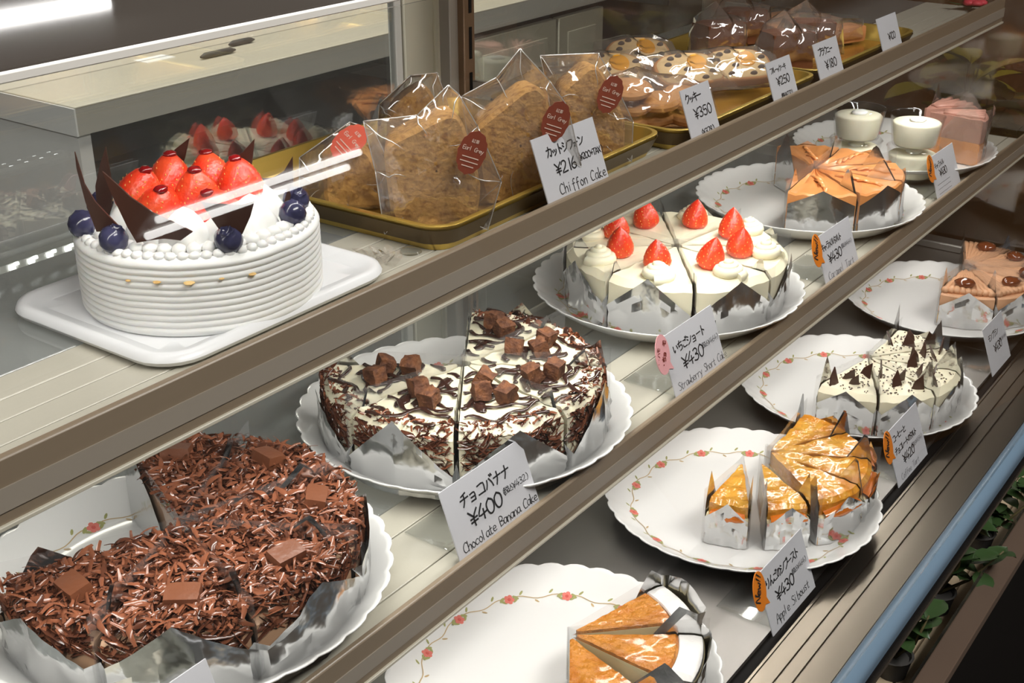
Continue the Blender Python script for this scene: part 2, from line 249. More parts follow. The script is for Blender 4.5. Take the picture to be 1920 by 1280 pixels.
# ---------------------------------------------------------------- the shop behind the case
mb = MB(); mb.box((1.5, 2.5, -.665), (12, 14, .03)); struct(mb.build('floor', X['floor']))
mb = MB(); mb.box((1.5, 2.5, 2.12), (12, 14, .03)); struct(mb.build('ceiling', X['ceil']))
mb = MB(); mb.box((1.5, 9.48, .7), (12, .05, 2.75)); struct(mb.build('wall_back', X['walltan']))
mb = MB(); mb.box((5.2, -.6, .7), (.05, 6, 2.75)); struct(mb.build('wall_right', X['wallbrown']))
mb = MB(); mb.box((6.0, 3.4, .7), (3.2, .05, 2.75)); wb = struct(mb.build('wall_tiled', X['cream']))
for i in range(14):
    for j in range(4):
        mb = MB(); mb.box((4.6+i*.152, 3.369, -.58+j*.152), (.148, .012, .148), bev=.003); mb.build('tile', X['tile'], wb)
def lamp(loc, label, n=2):
    t = thing('ceiling_light', label, 'light', loc)
    mb = MB(); mb.box((0, 0, .03), (1.3, .26, .05), bev=.01); mb.build('housing', X['lampbox'], t)
    for k in range(n):
        mb = MB(); y = (k-(n-1)/2)*.12; mb.tube([(-.6, y, -.012), (.6, y, -.012)], .016, 10); mb.build('lamp_tube', X['tube'], t)
lamp((3.62, -3.08, 2.03), 'white twin tube ceiling lamp over the customer side of the shop')
lamp((5.45, 8.2, 2.03), 'white twin tube ceiling lamp far behind the counter')
# back counter
ct = thing('back_counter', 'beige topped staff counter with grey edge behind the display case', 'counter', (0, 0, 0))
mb = MB(); mb.box((2.6, 1.86, .2055), (3.05, .60, .003), bev=.0008); mb.build('counter_top', X['counter'], ct)
mb = MB(); mb.box((2.6, 1.5615, .184), (3.05, .003, .040)); mb.build('front_edge', X['countgrey'], ct)
mb = MB(); mb.box((2.6, 1.865, .184), (3.046, .594, .039)); mb.build('top_core', X['countgrey'], ct)
mb = MB(); mb.box((1.0735, 1.86, .184), (.003, .60, .041)); mb.build('end_edge', X['countwhite'], ct)
mb = MB(); mb.box((1.087, 1.86, -.245), (.022, .59, .817)); mb.build('end_panel', X['countwhite'], ct)
mb = MB(); mb.box((2.6, 2.14, -.245), (3.0, .02, .817)); mb.build('back_panel', X['dark'], ct)
mb = MB(); mb.box((1.54, 1.86, -.08), (.87, .56, .015)); mb.build('niche_shelf', X['dark'], ct)
mb = MB(); mb.box((1.985, 1.57, -.25), (.04, .02, .80)); mb.build('stile', X['doorbeige'], ct)
for x0, x1 in ((2.02, 2.325), (2.335, 2.52)):
    mb = MB(); mb.box(((x0+x1)/2, 1.572, -.23), (x1-x0, .018, .76), bev=.002); mb.box(((x0+x1)/2, 1.566, -.23), (x1-x0-.07, .012, .69), bev=.003); mb.build('door', X['doorbeige'], ct)
mb = MB(); mb.lathe([(0, -.004), (.012, -.004), (.012, 0), (.007, .002), (0, .002)], 16); mb.xform(Matrix.Translation((1.985, 1.5585, .187)) @ Matrix.Rotation(R(90), 4, 'X')); mb.build('lock', X['dark'], ct)
for (x0, x1, y, lab) in ((1.40, 1.478, 1.66, 'dark pen on the beige counter, nearer the case'), (1.50, 1.56, 1.70, 'dark pen on the beige counter, farther from the case')):
    mb = MB(); mb.tube([(x0, y, .2115), (x0+.01, y, .2125), (x1-.012, y, .2125), (x1, y, .2115)], [.002, .0052, .0052, .0015], 10); tag(mb.build('pen', X['dark']), lab, 'pen')
mb = MB(); mb.box((1.36, 1.73, .2075), (.06, .035, .001)); tag(mb.build('paper_slip', X['whitepaper']), 'small white slip of paper lying on the beige counter', 'paper')
bl = MB(); bl.blob((2.95, 1.80, .255), .05, nu=20, nv=12, sq=(2.2, 1.2, .95), amp=.12, seed=4); tag(bl.build('bread_bag', X['white'], smooth=180), 'plump white bag lying on the staff counter', 'bag')

# ---------------------------------------------------------------- the display case
XL_, XR = -.12, 1.82
case = thing('display_case', 'refrigerated bakery display case with steel deck and sloping front glass', 'display case')
def cbox(name, mat, c, d, bev=0, parent=case, rot=None, **k):
    mb = MB(); mb.box(c, d, 0, bev, rot); return mb.build(name, mat, parent, **k)
xm, xw = (XL_+XR)/2, XR-XL_
cbox('deck', X['steel'], (xm, .573, -.010), (xw, .502, .02))
cbox('deck_gap', X['black'], (xm, .316, -.014), (xw, .012, .02))
# front rail with its grooves, the glass channel and the lower trim
prof = [(.3105, -.03), (.3105, .001), (.3095, .002), (.3075, .002), (.307, .0008), (.2925, .0008), (.2922, -.0008), (.2905, -.0008), (.2902, .0008), (.2802, .0008), (.280, -.0008), (.2785, -.0008), (.2782, .0008), (.2665, .0008), (.266, .003), (.2545, .003), (.254, -.03)]
mb = MB(); mb.grid([[(x, y, z) for (y, z) in prof] for x in (XL_, XR)]); mb.build('front_rail', X['rail'], case, smooth=0)
prof = [(.2535, -.02), (.2535, .003)] + [(.244+.0095*math.cos(t), .003+.007*math.sin(t)) for t in [PI*k/10 for k in range(11)]] + [(.2345, -.02)]
mb = MB(); mb.grid([[(x, y, z) for (y, z) in prof] for x in (XL_, XR)]); mb.build('glass_channel', X['blue'], case, smooth=60)
cbox('seal', X['black'], (xm, .2345, -.008), (xw, .003, .012))
cbox('edge_trim', X['railhi'], (xm, .2320, -.010), (xw, .0018, .004))
cbox('sill_body', X['black'], (xm, .315, -.030), (xw, .13, .012))
ga, gb = Vector((0, .2455, .010)), Vector((0, .470, .530)); gd = (gb-ga); gl = gd.length; ang = math.atan2(gd.y, gd.z)
cbox('front_glass', X['front'], ((ga+gb)/2)+Vector((xm, 0, 0)), (xw, .003, gl), rot=Matrix.Rotation(-ang, 3, 'X'))
# canopy
cbox('canopy_top', X['canopy'], (xm, .667, .5330), (xw, .372, .006), .001)
cbox('canopy_edge', X['white'], (xm, .4783, .5332), (xw, .0036, .0044), .0006)
cbox('canopy_soffit', X['greyframe'], (xm, .674, .5285), (xw, .36, .003))
# lower niche with plants behind its own pane
cbox('lower_back', X['dark'], (xm, .40, -.20), (xw, .01, .34))
cbox('lower_trim', X['bar'], (xm, .2293, -.124), (xw, .0246, .012), .001)
cbox('kick_face', X['black'], (xm, .2295, -.39), (xw, .023, .52))
cbox('trim_edge', X['railhi'], (xm, .2410, -.1165), (xw, .0030, .003))
cbox('kick_panel', X['black'], (xm, .32, -.42), (xw, .15, .46))
for k in range(6):
    cbox('plank', X['plank'], (xm, .262+k*.022, -.178+.001*(k % 2)), (xw, .0205, .010), .001)
# end panel of smoked mirror, left end panel
cbox('end_glass', X['smoke'], (XR+.006, .62, .20), (.008, .50, .66))
cbox('end_ledge', X['steel'], (1.797, .56, .006), (.03, .42, .012), .002)
cbox('end_panel', X['countwhite'], (XL_-.006, .62, .25), (.01, .40, .56))
# back doors
dl = thing('sliding_door', 'glass sliding door at the back of the case, left of the cream stile', 'door', (0, .824, 0))
cbox('pane', X['door'], (.408, 0, .262), (1.056, .005, .50), parent=dl)
cbox('stile', X['white'], (.941, 0, .262), (.010, .010, .50), .001, parent=dl)
cbox('bottom_rail', X['greyframe'], (.395, 0, .010), (1.03, .012, .02), parent=dl)
dr = thing('sliding_door', 'glass sliding door at the back of the case, right of the cream stile', 'door', (0, .842, 0))
cbox('pane', X['door'], (1.41, 0, .262), (.80, .005, .50), parent=dr)
cbox('stile', X['cream'], (.993, -.003, .262), (.056, .016, .50), .003, parent=dr)
cbox('seal', X['black'], (.957, -.002, .262), (.008, .006, .50), parent=dr)
cbox('stile_lip', X['cream'], (1.014, -.012, .262), (.010, .006, .50), .002, parent=dr)
cbox('bottom_rail', X['greyframe'], (1.40, 0, .010), (.84, .012, .02), parent=dr)
up = cbox('upright', X['greyframe'], (1.003, .802, .262), (.024, .014, .50), .001)
up2 = cbox('slot_rail', X['bronze'], (1.013, .795, .262), (.018, .016, .50), .001)
for k in range(9):
    cbox('slot', X['black'], (1.014, .7868, .075+k*.046), (.0042, .001, .032), parent=up2)
cbox('back_sill', X['greyframe'], (xm, .80, -.004), (xw, .06, .012))

# ---------------------------------------------------------------- shelves
def shelf(label, z, yf, zs_top, zs_bot, cuts, yb, xr):
    t = thing('shelf', label, 'shelf', (0, 0, z)); xl = XL_+.01; xm, xw = (xl+xr)/2, xr-xl
    for a, b in zip(cuts[:-1], cuts[1:]):
        cbox('slat', X['slat'], (xm, (a+b)/2, -.004), (xw, b-a-.0009, .008), .0006, parent=t)
    cbox('slat_bed', X['strip'], (xm, (cuts[0]+cuts[-1])/2, -.0095), (xw, cuts[-1]-cuts[0]-.004, .003), parent=t)
    cbox('glass_panel', X['shelfglass'], (xm, (cuts[-1]+yb)/2, -.004), (xw, yb-cuts[-1]-.001, .008), .0006, parent=t)
    cbox('front_strip', X['strip'], (xm, yf+.0025, (zs_top+zs_bot)/2-z), (xw, .005, zs_top-zs_bot), .0012, parent=t)
    h = zs_top-zs_bot
    cbox('strip_groove', X['greyframe'], (xm, yf-.0003, zs_bot-z+h*.42), (xw, .001, h*.34), parent=t)
    cbox('strip_lip', X['lip'], (xm, yf+.0005, zs_bot-z+.0012), (xw, .0045, .0024), .0005, parent=t)
    if z < .3: xr_led = None
    else: xr_led = .62; cbox('led_strip', X['white'], ((xl+.62)/2, .728, -.016), (.62-xl, .010, .005), parent=t)
    mb = MB(); x = xl+.02
    while xr_led and x < xr_led:
        mb.box((x, .7222, -.016), (.0045, .0016, .0032)); mb.box((x+.0035, .7222, -.0145), (.003, .0016, .002)); x += .0145
    if mb.v: mb.build('led_chips', X['led'], t, kind='stuff')
    for x in (.12, 1.02, 1.6):
        if x < xr: cbox('bracket', X['greyframe'], (x, .70, -.016), (.006, .19, .014), .001, parent=t)
    return t
shelf('upper shelf with taupe front strip, holding the whole cake and gold trays', .367, .4493, .3832, .3500, [.4545, .487, .508, .528, .552], .732, 1.70)
shelf('lower shelf with taupe front strip, holding the chocolate and strawberry slices', .178, .4175, .1880, .1560, [.4225, .4433, .4845, .5105], .735, 1.80)

# ---------------------------------------------------------------- plates
def plate_z(r):
    if r < .098: return .0052
    t = (r-.098)/.032; return .0052+.0165*(t**1.35)
def make_plate(label):
    n = 144
    def mod(r, z, t, i):
        k = max(0, (r-.104)/.026); s = abs(math.sin(t*18)); s2 = abs(math.sin(t*18+PI/4))
        return r*(1+.020*k*(s**.7-.6)), z+.0011*k*(s-.5)
    pr = [(0, .0052), (.05, .0052), (.09, .0052), (.098, .0052), (.1035, .0063), (.108, .0087), (.114, .0123), (.120, .0162), (.126, .0200), (.1292, .0219), (.1300, .0215), (.1294, .0203), (.124, .0158), (.112, .0072), (.104, .0024), (.092, .0012), (.088, 0), (.078, 0), (.076, .0016), (0, .002)]
    mb = MB(); mb.lathe(pr, n, 0, mod=mod); o = mb.build('cake_plate', X['plate'], smooth=180)
    g = MB()
    def P(r, t, up=.00025): return (r*math.cos(t), r*math.sin(t), plate_z(r)+up)
    def patch(r, t, sr, st, mi, rot=0, n=7, up=.0003):
        b = [P(r, t, up+.0001)]
        for k in range(n):
            a = 2*PI*k/n; x, y = sr*math.cos(a), st*math.sin(a); xr = x*math.cos(rot)-y*math.sin(rot); yr = x*math.sin(rot)+y*math.cos(rot)
            b.append(P(r+xr, t+yr/r, up))
        g.add(b, [(0, k+1, (k+1) % n+1) for k in range(n)], mi)
    NR = 13
    for k in range(NR):
        t0 = 2*PI*k/NR; r0 = .1035
        for q in range(5):
            a = 2*PI*q/5+k; patch(r0+.0026*math.cos(a), t0+.0026*math.sin(a)/r0, .0021, .0021, 0, 0, 7, .00035)
        patch(r0, t0, .0016, .0016, 1, 0, 6, .0005)
        for s in (-1, 1):
            patch(r0+.001, t0+s*.058, .0014, .0032, 2, s*.6); patch(r0-.0015, t0+s*.05, .0012, .003, 2, -s*.7)
        row = []
        for q in range(13):
            u = q/12; t = t0+2*PI/NR*u; r = r0+.0018*math.sin(u*2*PI*1.5)
            row.append((P(r-.0004, t), P(r+.0004, t)))
            if q in (3, 6, 9): patch(r+(.003 if q % 2 else -.003), t+.01, .001, .0026, 2 if q != 6 else 3, .8 if q % 2 else -.8)
        g.grid(row, 3)
    g.build('rose_garland', [X['rose'], X['rose2'], X['leaf'], X['vine']], o, smooth=0)
    return tag(o, label, 'plate', 'scalloped rose plates')
PLATES = dict(P1=(.649, .432, 0), P2=(.958, .425, 0), P3=(1.249, .427, 0), P4=(1.558, .427, 0), M1=(.404, .5465, .178), M2=(.679, .538, .178), M3=(.998, .538, .178), M4=(1.330, .538, .178), M5=(1.602, .538, .178))
PLAB = dict(P1='white rose plate on the steel deck under three golden tart slices', P2='white rose plate on the steel deck under the glazed apple slices', P3='white rose plate on the deck under cream slices with chocolate shards', P4='white rose plate on the deck under the chestnut cream slices', M1='white rose plate on the lower shelf under dark chocolate shaving cake', M2='white rose plate on the lower shelf under chocolate banana slices', M3='white rose plate on the lower shelf under the strawberry cake ring', M4='white rose plate on the lower shelf under the caramel tart slices', M5='white rose plate at the shelf end under the pudding cups')
PR = make_plate(PLAB['P1'])
for i, (k, p) in enumerate(PLATES.items()):
    o = PR if i == 0 else dup(PR, p, 0, PLAB[k])
    o.location = p; o.rotation_euler = (0, 0, i*.37)

# ---------------------------------------------------------------- cake slices
def wedge(mb, L, a, z0, z1, mt=0, ms=0, nr=8, na=9, amp=0, seed=0, rnd=.002, fr=25, tf=None):
    P = []; r0 = .0035
    for i in range(nr+1):
        r = r0+(L-rnd-r0)*i/nr
        row = []
        for j in range(na+1):
            th = -a+2*a*j/na
            x, y = r*math.cos(th), r*math.sin(th)
            row.append(Vector((x, y, z1+amp*nz(x*fr*4, y*fr*4, seed)+(tf(r, th) if tf else 0))))
        P.append(row)
    mb.grid(P, mt)
    edge = [P[i][0] for i in range(nr+1)]+[P[nr][j] for j in range(1, na+1)]+[P[i][na] for i in range(nr-1, -1, -1)]
    out = []
    for e in edge:
        rr = math.hypot(e.x, e.y); k = (rr+rnd)/rr if rr > L-rnd-.0005 else 1
        out.append((e.x*k, e.y*k))
    rows = [[(e.x, e.y, e.z), (o[0], o[1], e.z-rnd), (o[0], o[1], (e.z-rnd+z0)/2+ .0), (o[0], o[1], z0)] for e, o in zip(edge, out)]
    mb.grid(rows, ms, closed_u=True)
    b = len(mb.v); n = len(out); mb.add([(0, 0, z0)]+[(x, y, z0) for x, y in out], [(0, (k+1) % n+1, k+1) for k in range(n)], ms)
def foil(name, L, a, keys, parent, q=.45, seed=0, lean=.05, amp=.0021, mat='foil', off=.0014, n=46, nv=6):
    # a square of foil folded up round the slice: sides back to radius q*L, and the outer arc
    L2 = L+off; path = []
    sl = L*(1-q); arc = 2*a*L2; tot = 2*sl+arc
    def pt(s):
        if s < sl:
            r = q*L+s; n_ = Vector((-math.sin(a), math.cos(a), 0)); return Vector((r*math.cos(a), r*math.sin(a), 0))+n_*off*.6, n_*.25
        if s < sl+arc:
            th = a-(s-sl)/L2; d = Vector((math.cos(th), math.sin(th), 0)); return d*L2, d
        r = L-(s-sl-arc); n_ = Vector((-math.sin(a), -math.cos(a), 0)); return Vector((r*math.cos(a), -r*math.sin(a), 0))+n_*off*.6, n_*.25
    P = []
    f0, f1 = sl/tot, (sl+arc)/tot
    def K(u):
        # keys: list of (where, h): where in [-1..0] left side, [0..1] arc, [1..2] right side
        x = (u-f0)/(f1-f0) if f0 <= u <= f1 else ((u-f0)/f0 if u < f0 else 1+(u-f1)/(1-f1))
        for (x0, h0), (x1, h1) in zip(keys[:-1], keys[1:]):
            if x <= x1+1e-6: return h0+(h1-h0)*max(0, (x-x0)/(x1-x0))
        return keys[-1][1]
    for i in range(n+1):
        u = i/n; p, nn = pt(min(u, .99999)*tot); h = K(u); row = []
        for j in range(nv+1):
            t = j/nv; z = .0006+h*t
            k = amp*(nz(u*9, t*3, seed*3.7)*1.3+.8*nz(u*23, t*7, seed))+lean*h*t*t
            row.append(p+nn*(k if k > -off*.7 else -off*.7)+Vector((0, 0, z)))
        P.append(row)
    mb = MB(); mb.grid(P); return mb.build(name, X[mat], parent, smooth=14)
def film(L, a, h0, h1, parent, seed=0, out=.0):
    c, s = math.cos(a+.012), math.sin(a+.012); P = []
    pts = [(L*(1.04-.12*k), 1) for k in range(9)]+[(-.003, 0)]+[(L*(.08+.12*k), -1) for k in range(9)]
    for i, (r, sg) in enumerate(pts):
        u = abs(i-9)/9; h = h0+(h1-h0)*u**1.5; row = []
        for j in range(4):
            t = j/3; wob = .0009*nz(i*.9, j*.8, seed); x = r*c-.002*(sg == 0); y = sg*(r*s+.0004)+wob
            row.append((x-out*t*(sg == 0), y, .001+h*t))
        P.append(row)
    mb = MB(); mb.grid(P); return mb.build('film_wrapper', X['film'], parent, smooth=60)
def inw(L, a, m=.006):
    while True:
        r = math.sqrt(RND.random())*(L-m); th = (RND.random()*2-1)*a
        if r*math.sin(a-abs(th)) > m*.4: return r, th
def flakes(n, L, a, z, parent, mats, rmin=0, tall=.006, zf=None, name='chocolate_shavings', lmin=.005, lmax=.017, side=False):
    mb = MB()
    for k in range(n):
        r, th = inw(L, a, .002)
        if r < rmin: r = rmin+RND.random()*(L-rmin)*.98
        x, y = r*math.cos(th), r*math.sin(th); zz = (zf(r, th) if zf else z)+RND.random()*tall
        l = RND.uniform(lmin, lmax); wd = RND.uniform(.0008, .0021); az = RND.random()*2*PI; el = RND.gauss(0, .35); cv = RND.uniform(-1.3, 1.3)
        if side: az = th+PI/2; el = RND.uniform(-1.2, 1.2); cv *= .25
        d = Vector((math.cos(az)*math.cos(el), math.sin(az)*math.cos(el), math.sin(el))); u = d.cross(Vector((0, 0, 1))).normalized()
        tw = RND.uniform(-1, 1); nrm = u.cross(d); u = (u*math.cos(tw)+nrm*math.sin(tw)); nrm = u.cross(d)
        row = []
        for q in range(5):
            t = q/4-.5; p = Vector((x, y, zz))+d*l*t+nrm*(cv*l*(.25-t*t)*.8)
            p.z = max(p.z, .004); ww = wd*(1-.6*abs(t)*2*.8)
            row.append((p-u*ww, p+nrm*ww*.35, p+u*ww))
        mb.grid(row, RND.randrange(len(mats)))
    return mb.build(name, [X[m] for m in mats], parent, smooth=60, kind='stuff')
def rough_cube(mb, c, d, rz=0, tilt=0, amp=.0012, seed=0, mi=0, sub=3):
    bm = bmesh.new(); bmesh.ops.create_cube(bm, size=1); bmesh.ops.subdivide_edges(bm, edges=bm.edges[:], cuts=sub, use_grid_fill=True)
    Mx = Matrix.Rotation(rz, 4, 'Z') @ Matrix.Rotation(tilt, 4, 'X')
    vs = []
    for v in bm.verts:
        p = Vector((v.co.x*d[0], v.co.y*d[1], v.co.z*d[2])); q = v.co.normalized(); p = p-q*.0006*(v.co.length > .75)
        p += q*amp*nz(v.co.x*3+seed*5, v.co.y*3, v.co.z*3+seed); vs.append(Mx @ p+Vector(c))
    bm.verts.index_update(); mb.add(vs, [[v.index for v in f.verts] for f in bm.faces], mi); bm.free()
def berry(parent, c, r, h, tilt=(0, 0), seed=0, jelly=False, name='strawberry'):
    # a conical strawberry, tip up, with its seeds set in the skin
    mb = MB(); nu, nv = 18, 12
    Mx = Matrix.Translation(c) @ Matrix.Rotation(tilt[0], 4, 'X') @ Matrix.Rotation(tilt[1], 4, 'Y')
    def prof(t): return r*(math.sin(PI*min(1, t*1.35)/2)**(.62 if jelly else .8)) if t < .74 else r*math.cos((t-.74)/.26*PI/2)**.6
    P = []
    for i in range(nv+1):
        t = i/nv; rr = max(prof(t), .0002)
        P.append([Mx @ Vector((rr*(1+.05*nz(math.cos(2*PI*k/nu)*1.5, math.sin(2*PI*k/nu)*1.5, t*2+seed))*math.cos(2*PI*k/nu), rr*math.sin(2*PI*k/nu), h*(1-t))) for k in range(nu)])
    mb.grid(P, 0, closed_v=True); o = mb.build(name, X['berry'], parent, smooth=180)
    s = MB(); k = 0
    for i in range(2, 10):
        t = i/11.5; rr = prof(t)*1.005; m = max(4, int(rr/r*11))
        for q in range(m):
            a = 2*PI*(q+.5*(i % 2))/m
            p = Vector((rr*math.cos(a), rr*math.sin(a), h*(1-t))); e = .00055
            d1 = Vector((-math.sin(a), math.cos(a), 0))*e; d2 = Vector((0, 0, e*1.7)); nn = Vector((math.cos(a), math.sin(a), .3))*e*.8
            s.add([Mx @ v for v in (p-d1, p-d2, p+d1, p+d2, p+nn)], [(0, 1, 4), (1, 2, 4), (2, 3, 4), (3, 0, 4)])
    s.build('seeds', X['seed'], o, smooth=0, kind='stuff')
    if jelly:
        j = MB(); j.blob(Mx @ Vector((0, 0, h*.958)), .0041, sq=(1, 1, .55), nu=12, nv=8, amp=.25, seed=seed); j.build('jelly_drop', X['jelly'], o, smooth=180)
    return o
def rosette(parent, c, r, h, mat='cream_y', turns=3.2, name='cream_rosette'):
    mb = MB(); n = 44; pts = []; rad = []
    for i in range(n+1):
        t = i/n; rr = r*(1-t)**.8*.72; a = t*turns*2*PI
        pts.append((c[0]+rr*math.cos(a), c[1]+rr*math.sin(a), c[2]+h*.12+h*.78*t)); rad.append(r*.36*(1-.55*t))
    mb.tube(pts, rad, 8); mb.blob((c[0], c[1], c[2]+h*.2), r*.75, nu=12, nv=6, sq=(1, 1, .5))
    return mb.build(name, X[mat], parent, smooth=70)
ORD = ['first', 'second', 'third', 'fourth', 'fifth', 'sixth', 'seventh', 'eighth']
def ring(make, plate, apex, z, start, step, n, label, variants=2):
    protos = []
    px, py, pz = PLATES[plate]
    for i in range(n):
        a = R(start+step*(i+.5)); d = .0022
        loc = (apex[0]+d*math.cos(a), apex[1]+d*math.sin(a), pz+.0054)
        lab = label(i)
        if i < variants: t = make(i, lab); protos.append(t); t.location = loc; t.rotation_euler = (0, 0, a)
        else: dup(protos[i % variants], loc, a, lab)
H22 = R(22.5)-.010

# dark chocolate shaving cake
def gateau(i, lab):
    t = thing('chocolate_cake_slice', lab, 'cake slice', group='chocolate shaving cake slices'); L, a, h = .105, H22, .048
    mb = MB(); wedge(mb, L, a, .001, .024, seed=i); mb.build('sponge_layer', X['brownie'], t)
    mb = MB(); wedge(mb, L, a, .0245, h-.003, seed=i); mb.build('mocha_cream', X['tan'], t)
    mb = MB(); wedge(mb, L-.010, a-.01, h-.0028, h+.002, amp=.002, seed=i); mb.build('chocolate_top', X['curld'], t)
    flakes(900, L+.001, a, h+.0005, t, ('curl', 'curl', 'curld', 'curl'), tall=.0075)
    flakes(170, L+.0015, a*.95, h-.012, t, ('curl', 'curld'), rmin=L-.0005, tall=.013, side=True)
    for k, (r, th, d) in enumerate(((.080, .06, (.019, .013, .009)), (.045, -.12, (.013, .010, .008)))[:1]):
        mb = MB(); rough_cube(mb, (r*math.cos(th), r*math.sin(th), h+.0085), d, rz=1.4+k, tilt=.2, amp=.0004, seed=i+k); mb.build('chocolate_block', X['choc2'], t)
    hp = .053+.006*i
    foil('foil_wrapper', L, a, [(-1, .030), (-.35, .068), (0, .030), (.5, hp), (1, .030), (1.35, .066), (2, .030)], t, q=.35, seed=i+1, off=.0042)
    film(L, a, .056, .064, t, i); return t
ring(gateau, 'M1', (.402, .540), 0, 160, 45, 6, lambda i: f'dark chocolate shaving slice in silver foil, {ORD[i]} round from the left end of its fan')

# chocolate banana cake
def banana(i, lab):
    t = thing('chocolate_banana_slice', lab, 'cake slice', group='chocolate banana cake slices'); L, a, h = .106, H22, .052
    mb = MB(); wedge(mb, L, a, .001, .014, seed=i); mb.build('sponge_layer', X['spongey'], t)
    mb = MB(); wedge(mb, L, a, .0143, .030, seed=i); mb.build('cream_layer', X['cream_y'], t)
    mb = MB(); wedge(mb, L, a, .0303, h, amp=.0012, seed=i+3, rnd=.007, tf=lambda r, th: .0012*math.sin(r*260)); mb.build('cream_top', X['cream_y'], t)
    dz = MB()
    for k in range(8):
        x0 = .022+.0105*k+RND.uniform(-.002, .002); row = []
        for q in range(30):
            u = q/29; y = -.044+u*.088; x = x0+.0055*math.sin(u*9+k*1.7+i)+.003*math.sin(u*21+k)
            if abs(math.atan2(y, x)) < a-.02 and math.hypot(x, y) < L-.003:
                row.append((x, y, h+.0016+.0012*math.sin(math.hypot(x, y)*260)))
            else:
                if len(row) > 3: dz.tube(row, [.0008+.0014*abs(math.sin(m*.6+k)) for m in range(len(row))], 7, flat=.45)
                row = []
        if len(row) > 3: dz.tube(row, [.0008+.0016*abs(math.sin(m*.5+k)) for m in range(len(row))], 7, flat=.45)
    for k in range(4):
        r, th = inw(L-.02, a*.7, .012); dz.blob((r*math.cos(th), r*math.sin(th), h+.001), .008, nu=12, nv=6, sq=(1.3, .55, .18), amp=.5, seed=k+i*3)
    dz.build('chocolate_drizzle', X['drizzle'], t, smooth=180)
    for k, (r, th, tl) in enumerate(((.070, .10, .2), (.058, -.13, -.3), (.040, .03, .5))[:3-i % 2]):
        mb = MB(); rough_cube(mb, (r*math.cos(th), r*math.sin(th), h+.0075), (.0125, .012, .0125), rz=.5+k+i, tilt=tl, amp=.0022, seed=i*4+k); mb.build('brownie_cube', X['brownie'], t, smooth=50)
    def zf(r, th): return .018+RND.random()*.030 if r > L-.0045 else h-.002
    flakes(150, L-.003, a, h, t, ('curl', 'curld'), rmin=L-.016, tall=.002, zf=zf, lmin=.004, lmax=.012)
    flakes(420, L+.0008, a*.95, h, t, ('curl', 'curld', 'curld'), rmin=L-.0006, tall=.001, zf=zf, lmin=.004, lmax=.013, side=True)
    hp = .053+.006*(i % 2)
    foil('foil_wrapper', L, a, [(-1, .022), (-.3, .066), (0, .018), (.5, hp), (1, .018), (1.3, .064), (2, .022)], t, q=.5, seed=i+11, off=.0042)
    film(L, a, .060, .066, t, i+5); return t
ring(banana, 'M2', (.677, .537), 0, 125, 45, 6, lambda i: f'chocolate banana slice with brownie cubes, {ORD[i]} round from the left end of its fan')

# strawberry short cake
def short(i, lab):
    t = thing('strawberry_cake_slice', lab, 'cake slice', group='strawberry cake slices'); L, a, h = .103, H22, .052
    mb = MB(); wedge(mb, L-.002, a, .001, .014, seed=i); mb.build('sponge_layer', X['spongey'], t)
    mb = MB(); wedge(mb, L-.001, a, .0143, .024, seed=i); mb.build('cream_layer', X['cream_y'], t)
    mb = MB(); wedge(mb, L, a, .0243, h, amp=.0020, seed=i+3, rnd=.006); mb.build('cream_top', X['cream_y'], t)
    rosette(t, (.083, .003, h-.001), .0165, .0165)
    berry(t, (.0575, -.003, h-.003), .0130, .031+.002*i, (.06-.2*i, .12), seed=i)
    foil('foil_wrapper', L, a, [(-1, .02), (-.25, .066), (0, .024), (.5, .058-.004*i), (1, .024), (1.25, .064), (2, .02)], t, q=.6, seed=i+21)
    film(L, a, .058, .062, t, i+9); return t
D8 = ['front left', 'front', 'front right', 'right', 'back right', 'back', 'back left', 'left']
ring(short, 'M3', (1.003, .533), 0, 173, 45, 8, lambda i: f'strawberry cream slice in silver foil, {D8[i]} of the full strawberry ring')

# caramel tart, tall foil folded in over the top
def carame(i, lab):
    t = thing('caramel_tart_slice', lab, 'cake slice', group='caramel tart slices'); L, a, h = .098, H22, .050
    mb = MB(); wedge(mb, L, a, .001, .016, seed=i); mb.build('tart_crust', X['crust'], t)
    mb = MB(); wedge(mb, L, a, .0163, h, amp=.0015, seed=i, tf=lambda r, th: .0012*math.sin(th*26)); mb.build('caramel_filling', X['caramel'], t)
    for k in range(4):
        mb = MB(); r = .022+.013*k; mb.tube([(r+.010, -.006+.003*k, h+.0005), (r+.018, -.002+.002*k, h+.0022), (r+.027, .004, h+.0005)], .0026, 7, flat=.5); mb.build('caramel_ripple', X['caramel'], t, smooth=180)
    foil('foil_wrapper', L, a, [(-1, .020), (-.45, .073), (0, .036), (.5, .054), (1, .036), (1.4, .072), (2, .02)], t, q=.42, seed=i+31, lean=-.10, mat='foil')
    film(L, a, .058, .062, t, i+13); return t
ring(carame, 'M4', (1.325, .532), 0, 186, 45, 5, lambda i: f'caramel tart slice in tall silver foil, {ORD[i]} round from the left end of its fan')

